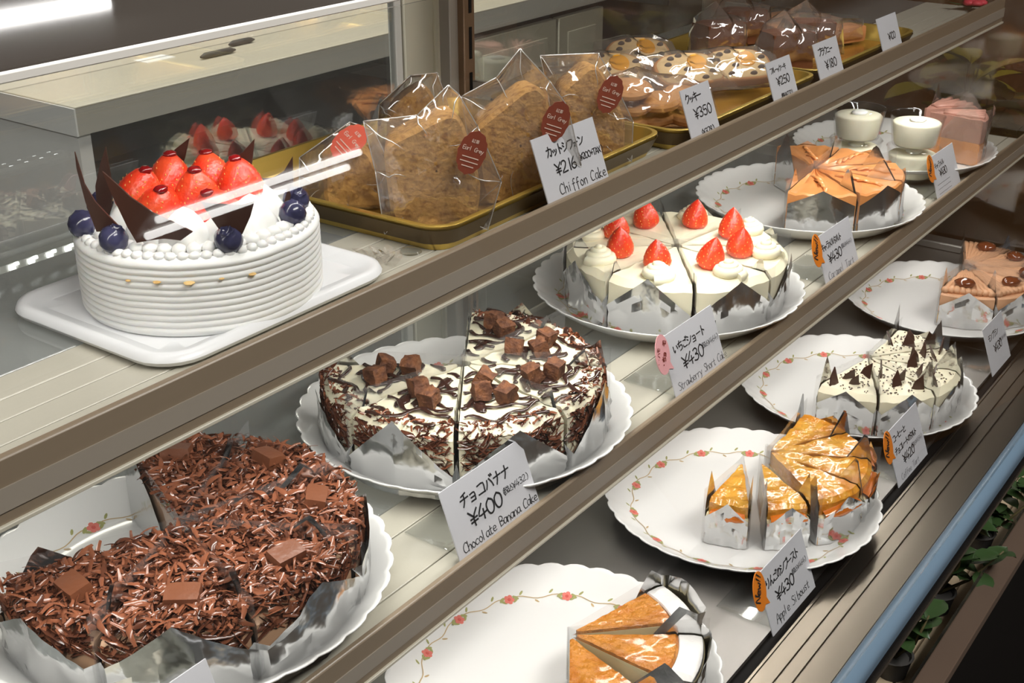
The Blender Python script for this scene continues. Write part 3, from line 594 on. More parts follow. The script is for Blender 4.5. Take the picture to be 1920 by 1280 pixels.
# golden tart (deck, nearest)
def golden(i, lab):
    t = thing('golden_tart_slice', lab, 'cake slice', group='golden tart slices'); L, h = .100, .044; a = (R(15.5), R(19), R(21))[i]
    mb = MB(); wedge(mb, L, a, .001, .012, seed=i); mb.build('tart_crust', X['crust'], t)
    mb = MB(); wedge(mb, L, a, .0122, h-.002, seed=i); mb.build('custard_layer', X['custard'], t)
    mb = MB(); wedge(mb, L*.80, a-.005, h-.0018, h+.001, amp=.0012, fr=60, seed=i, nr=16, na=12); mb.build('golden_top', X['golden'], t)
    mb = MB(); P = []
    for k in range(9):
        th = -a+2*a*k/8; P.append([(r*math.cos(th), r*math.sin(th), z+.0004*nz(k, r*90)) for r, z in ((L*.803, h-.001), (L*.81, h+.0005), (L*.92, h), (L*.985, h-.0015), (L, h-.005))])
    mb.grid(P); mb.build('sugared_rim', X['sugar'], t)
    foil('foil_wrapper', L, a, [(-1, .010), (-.25, .062), (0, .050), (.5, .058), (1, .050), (1.3, .060), (2, .010)], t, q=.42, seed=i+41, lean=.06)
    film(L, a, .050, .058, t, i+15); return t
GT = [('golden glazed tart slice pointing away from the front, farthest of the three', -30), ('golden glazed tart slice between two others on the nearest deck plate', -73), ('golden glazed tart slice cut off by the bottom frame, nearest of three', -126)]
for i, (lab, d) in enumerate(GT):
    t = golden(i, lab); a = R(d); t.rotation_euler = (0, 0, a); t.location = (.652+.004*math.cos(a), .421+.004*math.sin(a), .0054)

# apple siboust
def siboust(i, lab, L=.100, a=R(16)):
    t = thing('apple_cream_slice', lab, 'cake slice', group='glazed apple cream slices'); h = .044
    mb = MB(); wedge(mb, L, a, .001, .013, seed=i); mb.build('tart_crust', X['crust'], t)
    mb = MB(); wedge(mb, L, a, .0133, .030, seed=i); mb.build('custard_layer', X['custard'], t)
    mb = MB(); wedge(mb, L-.004, a-.01, .030, h, amp=.0028, fr=22, seed=i+2, nr=14, na=9, rnd=.004); mb.build('amber_top', X['amber'], t)
    mb = MB(); P = []
    for k in range(11):
        th = (-a+2*a*k/10)*.82; P.append([(rr*math.cos(th), rr*math.sin(th), z) for rr, z in [(L-.007+.010*math.cos(q*PI/5), .030+.0075*math.sin(q*PI/5)*(1-.5*abs(k-5)/5)) for q in range(10)]])
    mb.grid(P, closed_v=True); mb.build('apple_piece', X['apple'], t, smooth=180)
    foil('foil_wrapper', L, a, [(-1, .012), (-.25, .072), (0, .028), (.5, .046), (1, .028), (1.25, .070), (2, .012)], t, q=.55, seed=i+51)
    film(L, a, .050, .056, t, i+17); return t
pro = []
for i in range(4):
    ad = 4-33*(i+.5); a = R(ad); lab = f'amber glazed apple slice in silver foil, {ORD[i]} from the far end of its fan'; loc = (1.000, .418, .0054)
    if i < 2: t = siboust(i, lab); t.location = loc; t.rotation_euler = (0, 0, a); pro.append(t)
    else: dup(pro[i % 2], loc, a, lab)
for i, (x, y, d, L) in enumerate(((.966, .430, -163, .080), (.978, .417, -136, .084))):
    t = siboust(4+i, ('narrow amber apple slice pulled out to the left of its fan', 'amber apple slice between the pulled out one and the fan')[i], L, R(14)); t.location = (x, y, .0054); t.rotation_euler = (0, 0, R(d))

# coffee and chocolate tart: cream with upright shards
def shardslice(i, lab):
    t = thing('chocolate_shard_slice', lab, 'cake slice', group='cream slices with chocolate shards'); L, a, h = .098, R(19)-.01, .046
    mb = MB(); wedge(mb, L, a, .001, .014, seed=i); mb.build('tart_crust', X['brownie'], t)
    mb = MB(); wedge(mb, L, a, .0143, h, amp=.0022, fr=30, seed=i, rnd=.006, nr=12); mb.build('cream_top', X['cream_y'], t)
    mb = MB()
    for k in range(70):
        r, th = inw(L, a, .006); mb.box((r*math.cos(th), r*math.sin(th), h+.0012), (RND.uniform(.0006, .0022), RND.uniform(.0006, .0015), .0008), rot=Matrix.Rotation(k, 3, 'Z'))
    mb.build('chocolate_specks', X['choc'], t, smooth=0, kind='stuff')
    for k in range(4):
        r = .048+.012*k; th = (-.16, .12, -.02, .2)[k]*(1 if i else -1); az = RND.uniform(0, PI); hh = RND.uniform(.012, .021)
        mb = MB(); Mx = Matrix.Translation((r*math.cos(th), r*math.sin(th), h-.002)) @ Matrix.Rotation(az, 4, 'Z') @ Matrix.Rotation(RND.uniform(-.5, .5), 4, 'X')
        for s in (0, 1):
            pass
        w_ = RND.uniform(.006, .010); vs = [(-w_, y, 0) for y in (-.0007, .0007)]+[(w_, y, 0) for y in (-.0007, .0007)]+[(w_*.5, y, hh) for y in (-.0007, .0007)]+[(-w_*.6, y, hh*.55) for y in (-.0007, .0007)]
        mb.add([Mx @ Vector(v) for v in vs], [(0, 2, 4, 6), (7, 5, 3, 1), (2, 3, 5, 4), (4, 5, 7, 6), (6, 7, 1, 0), (0, 1, 3, 2)]); mb.build('chocolate_shard', X['choc'], t, smooth=0)
    foil('foil_wrapper', L, a, [(-1, .014), (-.25, .080), (0, .026), (.5, .050), (1, .026), (1.3, .078), (2, .014)], t, q=.55, seed=i+61)
    film(L, a, .052, .058, t, i+19); return t
ring(shardslice, 'P3', (1.256, .420), 0, 170, 38, 5, lambda i: f'ivory cream slice with chocolate shards, {ORD[i]} round from the left end of its fan')

# chestnut cream slices
def montb(i, lab):
    t = thing('chestnut_cream_slice', lab, 'cake slice', group='chestnut cream slices'); L, a, h = .098, R(20)-.01, .046
    mb = MB(); wedge(mb, L, a, .001, .018, seed=i); mb.build('sponge_layer', X['spongey'], t)
    mb = MB(); wedge(mb, L, a, .0183, h-.003, seed=i); mb.build('cream_layer', X['mont'], t)
    mb = MB()
    for k in range(9):
        y0 = (k-4)/4.2; mb.tube([(x, y0*x*math.tan(a)*.95, h+.0012*math.sin(x*300+k)) for x in [.012+.078*q/9 for q in range(10)]], [.0016+.003*q/9 for q in range(10)], 7)
    mb.build('piped_cream', X['mont'], t, smooth=180)
    mb = MB(); mb.blob((.074, -.004+.008*i, h+.007), .0105, nu=14, nv=9, sq=(1, 1.25, .6), amp=.12, seed=i); mb.build('glazed_chestnut', X['nut'], t, smooth=180)
    foil('foil_wrapper', L, a, [(-1, .012), (-.3, .078), (0, .026), (.5, .050), (1, .026), (1.3, .076), (2, .012)], t, q=.5, seed=i+71)
    film(L, a, .056, .064, t, i+21); return t
ring(montb, 'P4', (1.597, .420), 0, 180, 40, 5, lambda i: f'chestnut cream slice with a glazed chestnut, {ORD[i]} round from the left end of its fan')
# ---------------------------------------------------------------- the whole cake on its white tray
def rr_outline(hx, hy, rad, n=7):
    o = []
    for cx, cy, a0 in ((hx-rad, hy-rad, 0), (-hx+rad, hy-rad, 90), (-hx+rad, -hy+rad, 180), (hx-rad, -hy+rad, 270)):
        for k in range(n): a = R(a0+90*k/(n-1)); o.append((cx+rad*math.cos(a), cy+rad*math.sin(a)))
    return o
def tray(hx, hy, levels, rad):
    mb = MB(); rows = []
    for (ins, z) in levels:
        rows.append([(x, y, z) for x, y in rr_outline(hx-ins, hy-ins, max(.002, rad-ins*.9))])
    n = len(rows[0]); mb.grid(rows, closed_v=True)
    for idx, flip in ((0, 1), (len(rows)-1, 0)):
        b = idx*n; f = tuple(range(b, b+n)); mb.f.append(f[::-1] if flip else f); mb.m.append(0)
    return mb
tr = tray(.089, .072, [(.012, 0), (.004, .0005), (.0, .002), (-.0015, .0045), (.0, .0075), (.003, .0085), (.006, .0078), (.0095, .0052), (.014, .0048), (.0145, .0042), (.026, .0042)], .024)
o = tr.build('cake_tray', X['traywhite'], smooth=50); o.location = (.450, .551, .3672); tag(o, 'white plastic tray under the whole strawberry and chocolate cake', 'tray')
ck = thing('whole_cake', 'whole white cream cake topped with strawberries, blueberries and chocolate shards', 'cake', (.4465, .5465, .3712), RTH)
ck.scale = (.968, .968, 1)
pr = [(0, 0), (.068, 0), (.070, .001)]; z = .002
for k in range(11):
    for q in range(5): pr.append((.0703+.0011*math.sin(PI*q/5), z+.0037*q/5))
    z += .0037
pr += [(.0700, .0432), (.067, .0448), (.05, .0452), (0, .0455)]
mb = MB(); mb.lathe(pr, 96, mod=lambda r, zz, t, i: (r*(1+.006*nz(math.cos(t)*1.5, math.sin(t)*1.5, zz*30)), zz+.0008*nz(math.cos(t)*3, math.sin(t)*3, 2)*(zz > .003)))
mb.build('cream_side', X['cream_w'], ck, smooth=75)
mb = MB()
for k in range(64):
    a = 2*PI*k/64; mb.blob((.0655*math.cos(a), .0655*math.sin(a), .0450), .0034, nu=8, nv=6, sq=(1, 1, .8), amp=.25, seed=k)
for k in range(44):
    a = 2*PI*k/44+.05; mb.blob((.0575*math.cos(a), .0575*math.sin(a), .0465), .0042, nu=8, nv=6, sq=(1.1, 1.1, .8), amp=.3, seed=k+70)
mb.build('cream_border', X['cream_w'], ck, smooth=180)
mb = MB()
for k in range(5):
    a = R(250+14*k); mb.blob((.0712*math.cos(a), .0712*math.sin(a), .0325+.0006*(k % 2)), .0011+.0005*(k % 3), nu=6, nv=4, sq=(1.6, 1.6, .5), seed=k)
mb.build('sponge_crumbs', X['spongey'], ck)
for k in range(11):
    a = 2*PI*k/11+.2; c = (.0375*math.cos(a), .0375*math.sin(a), .051)
    mb = MB(); n = 22; Pq = []
    for i in range(9):
        t = i/8; row = []
        for q in range(n):
            b = 2*PI*q/n; rr = .0145*(math.cos(t*PI/2)**.75)*(1+.13*math.cos(b*5+t*2.2)*(1-t)); row.append((c[0]+rr*math.cos(b), c[1]+rr*math.sin(b), c[2]-.006+.019*t))
        Pq.append(row)
    mb.grid(Pq, closed_v=True); mb.build('cream_dollop', X['cream_w'], ck, smooth=180)
mb = MB(); mb.blob((0, 0, .05), .03, nu=20, nv=8, sq=(1, 1, .32)); mb.build('cream_bed', X['cream_w'], ck, smooth=180)
for k, (x, y, h, tx, ty) in enumerate(((-.017, .010, .031, -.05, .05), (.007, .016, .030, -.1, -.1), (.027, .006, .030, 0, -.1), (-.034, -.008, .030, .1, .35), (.004, -.012, .030, .15, .05), (-.016, -.021, .024, .35, .2), (.018, -.022, .021, .3, -.2))):
    berry(ck, (x, y, .0500), .0142, h, (tx, ty), seed=k, jelly=True)
def shard(poly, d, bend, ox=375, oy=535, sx=3220, sz=2985, sy=1206):
    # a bent chocolate blade: outline in metres, thickness 1.2 mm
    pts = [((x-ox)/sx, ((oy-y)-sy*d)/sz) for x, y in poly]; cu = sum(p[0] for p in pts)/len(pts)
    bm = bmesh.new(); vs = [bm.verts.new((u, 0, zz)) for u, zz in pts]; bm.faces.new(vs)
    bmesh.ops.triangulate(bm, faces=bm.faces[:])
    bmesh.ops.subdivide_edges(bm, edges=bm.edges[:], cuts=3, use_grid_fill=True); bmesh.ops.triangulate(bm, faces=bm.faces[:])
    for v in bm.verts: v.co.y = d+bend*(v.co.x-cu)**2*40
    r = bmesh.ops.extrude_face_region(bm, geom=bm.faces[:])
    for e in r['geom']:
        if isinstance(e, bmesh.types.BMVert): e.co.y += .0013
    bmesh.ops.recalc_face_normals(bm, faces=bm.faces[:])
    me = bpy.data.meshes.new('chocolate_shard'); bm.to_mesh(me); bm.free(); me.materials.append(X['choc'])
    me.polygons.foreach_set('use_smooth', [True]*len(me.polygons)); me.set_sharp_from_angle(angle=R(45))
    o = bpy.data.objects.new('chocolate_shard', me); COL.objects.link(o); o.parent = ck
for poly, d, b in (
  ([(222, 277), (208, 305), (192, 345), (190, 378), (206, 405), (218, 380), (224, 340)], -.004, .3),
  ([(216, 303), (215, 330), (222, 385), (234, 434), (279, 433), (262, 412), (240, 385), (225, 355)], -.050, .25),
  ([(348, 250), (320, 268), (290, 292), (262, 325), (246, 352), (262, 356), (300, 320), (324, 312), (336, 285)], .030, .3),
  ([(472, 250), (448, 272), (420, 288), (352, 320), (380, 335), (420, 335), (452, 332), (464, 290)], .034, .3),
  ([(549, 284), (530, 310), (508, 322), (484, 324), (496, 345), (546, 342)], .026, .3),
  ([(549, 342), (536, 378), (527, 412), (534, 404), (552, 360)], .006, .2),
  ([(274, 332), (283, 370), (300, 425), (312, 453), (360, 447), (391, 448), (402, 436), (417, 430), (385, 420), (345, 404), (312, 378)], -.0575, -.3),
  ([(426, 388), (446, 405), (458, 420), (462, 440), (497, 440), (513, 412), (522, 388), (500, 392), (470, 390)], -.055, .3)):
    shard(poly, d, b)
for k, (x, y) in enumerate(((-.059, -.028), (-.034, -.053), (.030, -.0545), (.058, -.010), (-.0585, .006), (.056, .016))):
    mb = MB(); Mx = Matrix.Translation((x, y, .0505)) @ Matrix.Rotation(.5*(k % 3-1), 4, 'X') @ Matrix.Rotation(.4*(k % 2), 4, 'Y')
    n = 18; prb = [(0, -.0072), (.0040, -.0066), (.0070, -.0040), (.0082, 0), (.0074, .0040), (.0052, .0063), (.0040, .0070), (.0036, .0078), (.0030, .0070), (.0020, .0060), (0, .0058)]
    mb.lathe(prb, n, mod=lambda r, zz, t, i: (r*(1+(.18*math.cos(5*t) if i in (7, 6, 8) else 0)), zz)); mb.xform(Mx); mb.build('blueberry', X['blueb'], ck, smooth=70)

# ---------------------------------------------------------------- gold trays and bagged cakes
def goldtray(loc, hx, hy, label, rz=0):
    t = thing('gold_tray', label, 'tray', loc, rz, 'gold card trays')
    mb = tray(hx, hy, [(.010, .0008), (.008, 0), (.006, .004), (.001, .016), (0, .0185), (.0012, .0190), (.004, .0188), (.009, .005), (.0100, .0028), (.012, .0022)], .020); mb.build('tray_shell', X['gold'], t, smooth=50)
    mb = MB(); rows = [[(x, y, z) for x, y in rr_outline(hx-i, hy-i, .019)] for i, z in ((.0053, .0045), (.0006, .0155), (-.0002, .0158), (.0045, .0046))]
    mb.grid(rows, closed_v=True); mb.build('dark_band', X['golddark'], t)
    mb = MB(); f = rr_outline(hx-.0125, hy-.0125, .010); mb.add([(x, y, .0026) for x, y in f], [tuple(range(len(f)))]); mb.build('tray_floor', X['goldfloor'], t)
    return t
goldtray((.722, .583, .3672), .147, .108, 'gold card tray holding the bagged chiffon slices beside the whole cake', R(1))
goldtray((1.005, .563, .3672), .133, .102, 'gold card tray holding the biscuits and fruit cake slices')
goldtray((1.275, .561, .3672), .133, .100, 'gold card tray holding the brownies, at the far shelf end')
def prism(poly, y0, y1, sub=1, amp=0, seed=0, taper=0, rnd=.003):
    # outline in (x,z), extruded in y, edges rounded
    n = len(poly); c = Vector((sum(p[0] for p in poly)/n, sum(p[1] for p in poly)/n)); dense = []
    for i in range(n):
        a, b = Vector(poly[i]), Vector(poly[(i+1) % n])
        for k in range(4): dense.append(a.lerp(b, k/4))
    for _ in range(1): dense = [(dense[i-1]+dense[i]*2+dense[(i+1) % len(dense)])/4 for i in range(len(dense))]
    mb = MB(); rows = []
    for (s, y) in ((.0, y0), (.5, y0), (.8, y0), (1, y0), (1, y0), (1, (y0+y1)/2), (1, y1), (1, y1), (.6, y1), (0, y1)):
        rows.append((s, y))
    prof = [(.02, y0), (.35, y0), (.7, y0), (-1, y0), (-2, y0+rnd), (-2, y0*.7+y1*.3), (-2, y0*.3+y1*.7), (-2, y1-rnd), (-1, y1), (.6, y1), (.02, y1)]
    P = []
    for s, y in prof:
        row = []
        for p in dense:
            d = p-c; L = d.length
            if s == -2: q = p
            elif s == -1: q = c+d*(1-rnd/L)
            else: q = c+d*s
            k = 1-taper*(y-y0)/(y1-y0); q = c+(q-c)*k
            row.append((q.x, y+amp*nz(q.x*60, q.y*60, seed+y*50), max(q.y, .0005)))
        P.append(row)
    mb.grid(P, closed_v=True); return mb
def bag(outline, tf, tb, amp=.004, seed=0, pull=.6, sub=5, rings=7):
    n0 = len(outline); c = Vector((sum(p[0] for p in outline)/n0, sum(p[1] for p in outline)/n0)); ol = []
    for i in range(n0):
        a, b = Vector(outline[i]), Vector(outline[(i+1) % n0])
        for k in range(sub): ol.append(a.lerp(b, k/sub))
    mb = MB()
    for sg, T in ((-1, tf), (1, tb)):
        P = []
        for i in range(rings+1):
            s = 1-i/rings*.97; row = []
            for k, p in enumerate(ol):
                q = c+(p-c)*s; e = 1-s**3
                d = T*e+amp*(nz(q.x*55, q.y*55, seed*9+sg)+.6*nz(q.x*130, q.y*130, seed+sg*4))*min(1, e*2)
                row.append((q.x, sg*max(d, .0004), q.y))
            P.append(row)
        mb.grid(P, closed_v=True)
    return mb
def sticker(parent, u, z, y, mat, ang=0, s=1.0):
    n = 32; Mx = Matrix.Translation((u, y, z)) @ Matrix.Rotation(ang, 4, 'Y')
    mb = MB(); vs = [Mx @ Vector((0, -.0003, 0))]
    for k in range(n):
        a = 2*PI*k/n; r = 1+.035*math.cos(a*12); vs.append(Mx @ Vector((.0092*s*r*math.cos(a), -.0003, .0145*s*r*math.sin(a))))
    for k in range(n):
        a = 2*PI*k/n; r = 1+.035*math.cos(a*12); vs.append(Mx @ Vector((.0092*s*r*math.cos(a), .0003, .0145*s*r*math.sin(a))))
    mb.add(vs, [(0, k+1, (k+1) % n+1) for k in range(n)]+[(k+1, k+1+n, (k+1) % n+1+n, (k+1) % n+1) for k in range(n)]); o = mb.build('sticker', mat, parent, smooth=0)
    t = MB(); write(t, '紅茶', -.0025*s, .0066*s, .0024*s, .0003); write(t, 'Earl Grey', -.0072*s, .0012*s, .0029*s, .00038, .76)
    for q, ww in enumerate((.011, .012, .008)): t.box((0, -.0031*s-.0030*s*q, 0), (ww*s, .0006, .0001))
    for i, v in enumerate(t.v): t.v[i] = tuple(Mx @ Vector((v[0], -.0006-v[2], v[1])))
    t.build('sticker_lettering', X['stickerink'], o, smooth=0); return o
def chiffon(lab, base, rz, sp, bg, st, thick, mat='sticker', seed=0, sang=.35):
    t = thing('chiffon_cake_bag', lab, 'bagged cake', base, rz, 'bagged chiffon slices')
    t.rotation_euler = (0, 0, rz)
    o = prism(sp, .0, thick, amp=.0012, seed=seed, taper=.12).build('chiffon_slice', X['sponget'], t, smooth=38)
    b = bag(bg, .007, thick+.006, .0042, seed).build('bag_film', X['bagfilm'], t, smooth=24)
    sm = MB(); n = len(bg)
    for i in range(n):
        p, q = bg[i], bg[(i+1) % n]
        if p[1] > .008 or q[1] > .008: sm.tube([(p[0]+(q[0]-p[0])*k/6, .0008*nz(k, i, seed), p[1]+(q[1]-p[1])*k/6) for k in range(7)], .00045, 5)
    sm.build('edge_glint', X['glint'], b, smooth=180)  # pale tubes stand in for the highlight along the film edge
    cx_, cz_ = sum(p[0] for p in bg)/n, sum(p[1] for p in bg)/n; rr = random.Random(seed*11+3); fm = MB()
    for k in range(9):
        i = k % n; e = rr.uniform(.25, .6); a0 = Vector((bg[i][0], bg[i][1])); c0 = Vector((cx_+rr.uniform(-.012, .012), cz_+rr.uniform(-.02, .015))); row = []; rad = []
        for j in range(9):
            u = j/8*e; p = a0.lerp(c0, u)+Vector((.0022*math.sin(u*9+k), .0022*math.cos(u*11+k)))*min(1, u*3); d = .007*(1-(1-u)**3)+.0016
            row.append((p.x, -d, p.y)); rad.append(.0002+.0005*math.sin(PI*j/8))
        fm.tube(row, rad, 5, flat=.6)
    fm.build('crease_glint', X['glint'], b, smooth=180)  # pale ridges, the sheen of creased film put into shape and colour
    if st: sticker(t, st[0], st[1], -.0115, X[mat], sang)
    return t
A45 = R(-45)
chiffon('bagged chiffon slice at the front left of its tray, with a brown oval sticker', (.604, .500, .3705), A45,
 [(-.0283, .001), (-.0326, .0577), (-.0286, .0634), (.0083, .0801), (.0161, .0798), (.0207, .0716), (.0316, .0305), (.0262, .001), (.0, .0)],
 [(-.0340, .002), (-.0380, .045), (-.0440, .0778), (-.010, .080), (.0104, .0985), (.017, .0923), (.0286, .0713), (.0439, .0335), (.0345, .001), (-.004, .0)], (.0232, .0573), .042, seed=1)
chiffon('bagged chiffon slice behind the price card, its film rising to a tall peak', (.684, .496, .3705), A45,
 [(-.0200, .001), (-.0265, .0483), (-.0245, .0564), (.0095, .0818), (.0179, .0833), (.0242, .0776), (.0388, .0264), (.0370, .001), (.0, .0)],
 [(-.0240, .002), (-.0344, .0781), (-.0106, .0898), (.0058, .1087), (.026, .0866), (.0392, .0678), (.0495, .0258), (.044, .001), (.0, .0)], (.0285, .0608), .042, seed=2)
chiffon('bagged chiffon slice at the right end of its tray, flat topped film', (.800, .500, .3705), A45,
 [(-.0240, .001), (-.0287, .0554), (-.0268, .0602), (-.0067, .0766), (.0003, .0764), (.0067, .0682), (.0236, .0349), (.0240, .001), (.0, .0)],
 [(-.0290, .002), (-.038, .058), (-.0440, .0858), (.0001, .0860), (.0099, .0701), (.0290, .0326), (.029, .001), (.0, .0)], (.0074, .0573), .040, seed=3)
chiffon('bagged chiffon slice with a bright red sticker, lowest at the tray left end', (.612, .575, .3705), A45,
 [(-.0240, .001), (-.0245, .0406), (-.0207, .0434), (-.006, .0479), (.0081, .0421), (.013, .0313), (.0203, .0062), (.018, .0005), (-.005, .0)],
 [(-.0420, .002), (-.0399, .0264), (-.0389, .0394), (-.0034, .0625), (.0124, .0556), (.0239, .027), (.0264, .001), (-.008, .0)], (-.005, .0520), .036, 'stickerred', 4, .9)
chiffon('bagged chiffon slice half hidden at the back of its tray', (.725, .628, .3705), A45,
 [(-.0155, .001), (-.0141, .0363), (.0, .0503), (.0176, .0598), (.0300, .0346), (.0302, .001), (.0, .0)],
 [(-.024, .001), (-.0197, .0448), (.0054, .0663), (.0259, .0676), (.0339, .0426), (.0333, .001), (.0, .0)], None, .036, seed=5)
# biscuits in a bag, loose fruit cake slices
bt = thing('biscuit_bag', 'clear bag of stacked round biscuits behind the smallest price card', 'bagged biscuits', (.930, .520, .3705), R(-40))
for k in range(7):
    mb = MB(); tl = RND.uniform(-.12, .12); Mx = Matrix.Translation((-.026+.026*(k % 3), .004*(k % 2), .006+.0105*(k//3)+.001*k)) @ Matrix.Rotation(.18+tl, 4, 'X') @ Matrix.Rotation(tl, 4, 'Y')
    mb.lathe([(0, -.004), (.017, -.004), (.0195, -.002), (.0195, .001), (.017, .0038), (.008, .0047), (0, .005)], 20, mod=lambda r, z, t, i: (r*(1+.04*math.cos(3*t+k)), z)); mb.xform(Mx); mb.build('biscuit', X['biscuit'], bt)
mb = bag([(-.060, .003), (-.062, .022), (-.046, .046), (-.02, .052), (0, .045), (.024, .042), (.048, .030), (.058, .004), (.02, .001), (-.03, .001)], .026, .026, .006, 8); mb.build('bag_film', X['bagfilm'], bt, smooth=24)
def fruitslice(lab, loc, rz, tx):
    t = thing('fruit_cake_slice', lab, 'fruit cake', loc, rz, 'wrapped fruit cake slices'); Mx = Matrix.Translation((0, 0, .016)) @ Matrix.Rotation(tx, 4, 'X')
    pl = [(-.034, -.006), (-.035, .020), (-.022, .030), (0, .033), (.022, .030), (.035, .020), (.034, -.006)]
    mb = MB(); mm = prism([(x, z+.02) for x, z in pl], -.006, .006, rnd=.0015)
    mm.xform(Matrix.Translation((0, 0, -.02))); mm.xform(Mx); mm.build('cake_slice', X['fcrust'], t, smooth=50)
    mm = prism([(x*.92, z*.92+.021) for x, z in pl], -.0066, .0066, rnd=.0008); mm.xform(Matrix.Translation((0, 0, -.02))); mm.xform(Mx); mm.build('crumb', X['fruit'], t, smooth=50)
    for k in range(9):
        mb = MB(); x = (-.026, -.020, -.010, -.003, -.015, .012, .022, .026, -.006)[k]; z = (.004, .017, .0, .010, .024, -.001, .006, .018, .027)[k]; mb.blob(Mx @ Vector((x, -.0066, z)), .0032, nu=8, nv=6, sq=(1.2, .5, .9)); mb.build('raisin', X['raisin'], t)
    mb = MB(); mb.lathe([(0, -.0012), (.009, -.0012), (.0098, 0), (.009, .0012), (0, .0012)], 20); mb.xform(Mx @ Matrix.Translation((.010, -.0066, .018)) @ Matrix.Rotation(R(90), 4, 'X')); mb.build('candied_apricot', X['apricot'], t)
    mm = bag([(-.045, -.012), (-.050, .012), (-.038, .036), (-.01, .040), (.03, .038), (.046, .026), (.044, -.012), (0, -.014)], .012, .012, .004, rz); mm.xform(Mx); 
    mm.v = [(x, y, max(z, .0008)) for x, y, z in mm.v]; mm.build('wrap_film', X['bagfilm'], t, smooth=24); return t
FS = [('wrapped fruit cake slice beside its price card, orange apricot facing out', (1.070, .512, .3705), R(-38), -.95), ('wrapped fruit cake slice leaning behind the one with the price card', (1.028, .540, .3705), R(-34), -1.0), ('wrapped fruit cake slice nearest the biscuit bag', (.985, .600, .3705), R(-42), -1.05), ('wrapped fruit cake slice at the back of the biscuit tray', (1.065, .615, .3705), R(-30), -1.1)]
f0 = fruitslice(*FS[0])
for lab, loc, rz, tx in FS[1:]: dup(f0, loc, rz, lab)
bt2 = thing('biscuit_bag', 'flat clear bag of thin biscuits lying at the back left of the biscuit tray', 'bagged biscuits', (.925, .620, .3705), R(-30))
for k in range(4):
    mb = MB(); mb.box((-.024+.016*k, .002*k, .011+.004*k), (.034, .026, .007), bev=.0025, rot=Matrix.Rotation(.12*k, 3, 'Z') @ Matrix.Rotation(-.25, 3, 'X')); mb.build('biscuit', X['finan'], bt2)
bag([(-.052, .002), (-.05, .030), (-.02, .040), (.02, .038), (.048, .028), (.052, .002), (0, .001)], .022, .022, .005, 12).build('bag_film', X['bagfilm'], bt2, smooth=24)
def brown(lab, loc, rz):
    t = thing('brownie', lab, 'brownie', loc, rz, 'bagged brownies')
    mb = MB(); rough_cube(mb, (0, 0, .020), (.048, .030, .036), amp=.002, seed=3, sub=5); mb.build('brownie_block', X['choc2'], t)
    mm = bag([(-.040, .002), (-.036, .030), (-.026, .048), (-.006, .060), (.010, .046), (.034, .040), (.040, .002), (0, .001)], .024, .024, .005, 9); mm.build('bag_film', X['bagfilm'], t, smooth=24); return t
BW = [('bagged brownie just left of its price card', (1.200, .525, .3705), R(-35)), ('bagged brownie behind and left of the front brownie', (1.205, .605, .3705), R(-25)), ('bagged brownie at the back middle of the far tray', (1.290, .620, .3705), R(-38)), ('bagged brownie behind its own price card', (1.268, .530, .3705), R(-50))]
b0 = brown(*BW[0])
for lab, loc, rz in BW[1:]: dup(b0, loc, rz, lab)
def financ(lab, loc, rz):
    t = thing('orange_cake_bar', lab, 'cake bar', loc, rz, 'wrapped orange cake bars')
    mb = MB(); mb.box((0, 0, .011), (.085, .028, .018), bev=.005); mb.build('cake_bar', X['finan'], t)
    mm = bag([(-.056, .003), (-.05, .024), (0, .030), (.05, .024), (.056, .003), (0, .001)], .019, .019, .003, 14); mm.build('wrap_film', X['bagfilm'], t, smooth=24); return t
FB = [('wrapped orange cake bar behind the farthest price card', (1.340, .535, .3705), R(-20)), ('wrapped orange cake bar in the middle of the far tray end', (1.350, .580, .3705), R(-24)), ('wrapped orange cake bar at the back corner of the far tray', (1.365, .625, .3705), R(-18))]
g0 = financ(*FB[0])
for lab, loc, rz in FB[1:]: dup(g0, loc, rz, lab)
# small things on the upper shelf
mb = MB(); mb.lathe([(0, .0002), (.0062, .0002), (.0072, .001), (.0066, .0022), (.004, .003), (0, .0032)], 24); o = mb.build('clear_bumper', X['plastic']); o.location = (.573, .496, .3672); tag(o, 'small clear round bumper stuck on the upper shelf by the gold tray', 'bumper')
mb = MB()
for k in range(9):
    a = k*.7; row = []
    for q in range(5):
        t = q/4; row.append([(.003+t*.015)*math.cos(a+s*.22*(1+t))+0 for s in (-1, 1)])
    mb.grid([[((.002+q/4*.016)*math.cos(a+s*.25), (.002+q/4*.016)*math.sin(a+s*.25), .001+.004*abs(math.sin(q*1.3+k))+.0012*s) for s in (-1, 0, 1)] for q in range(5)])
o = mb.build('film_scrap', X['bagfilm'], smooth=0); o.location = (.548, .505, .3672); tag(o, 'crumpled scrap of clear film beside the white cake tray', 'film scrap')

# ---------------------------------------------------------------- pudding cups and the wrapped rosy cakes
def cup(lab, loc):
    t = thing('pudding_cup', lab, 'pudding cup', loc, 0, 'clear pudding cups')
    mb = MB(); mb.lathe([(0, .0012), (.0245, .0012), (.0262, .004), (.0312, .038), (.0326, .0395), (.0334, .0385), (.0325, .037), (.0276, .003), (.026, .0), (.022, 0), (0, .0)], 40); mb.build('clear_cup', X['cupglass'], t, smooth=60)
    mb = MB(); mb.lathe([(0, .0022), (.0240, .0022), (.0252, .004), (.0296, .0285), (.0275, .0305), (.012, .031), (0, .0316)], 36); mb.build('milk_pudding', X['pud'], t, smooth=60)
    mb = MB(); mb.blob((.002, 0, .0322), .010, nu=14, nv=8, sq=(1.2, 1, .35), amp=.3, seed=2); mb.build('cream_dollop', X['cream_w'], t, smooth=180); return t
c0 = cup('milk pudding in a clear cup, lower one of the left stack', (1.512, .556, .1834))
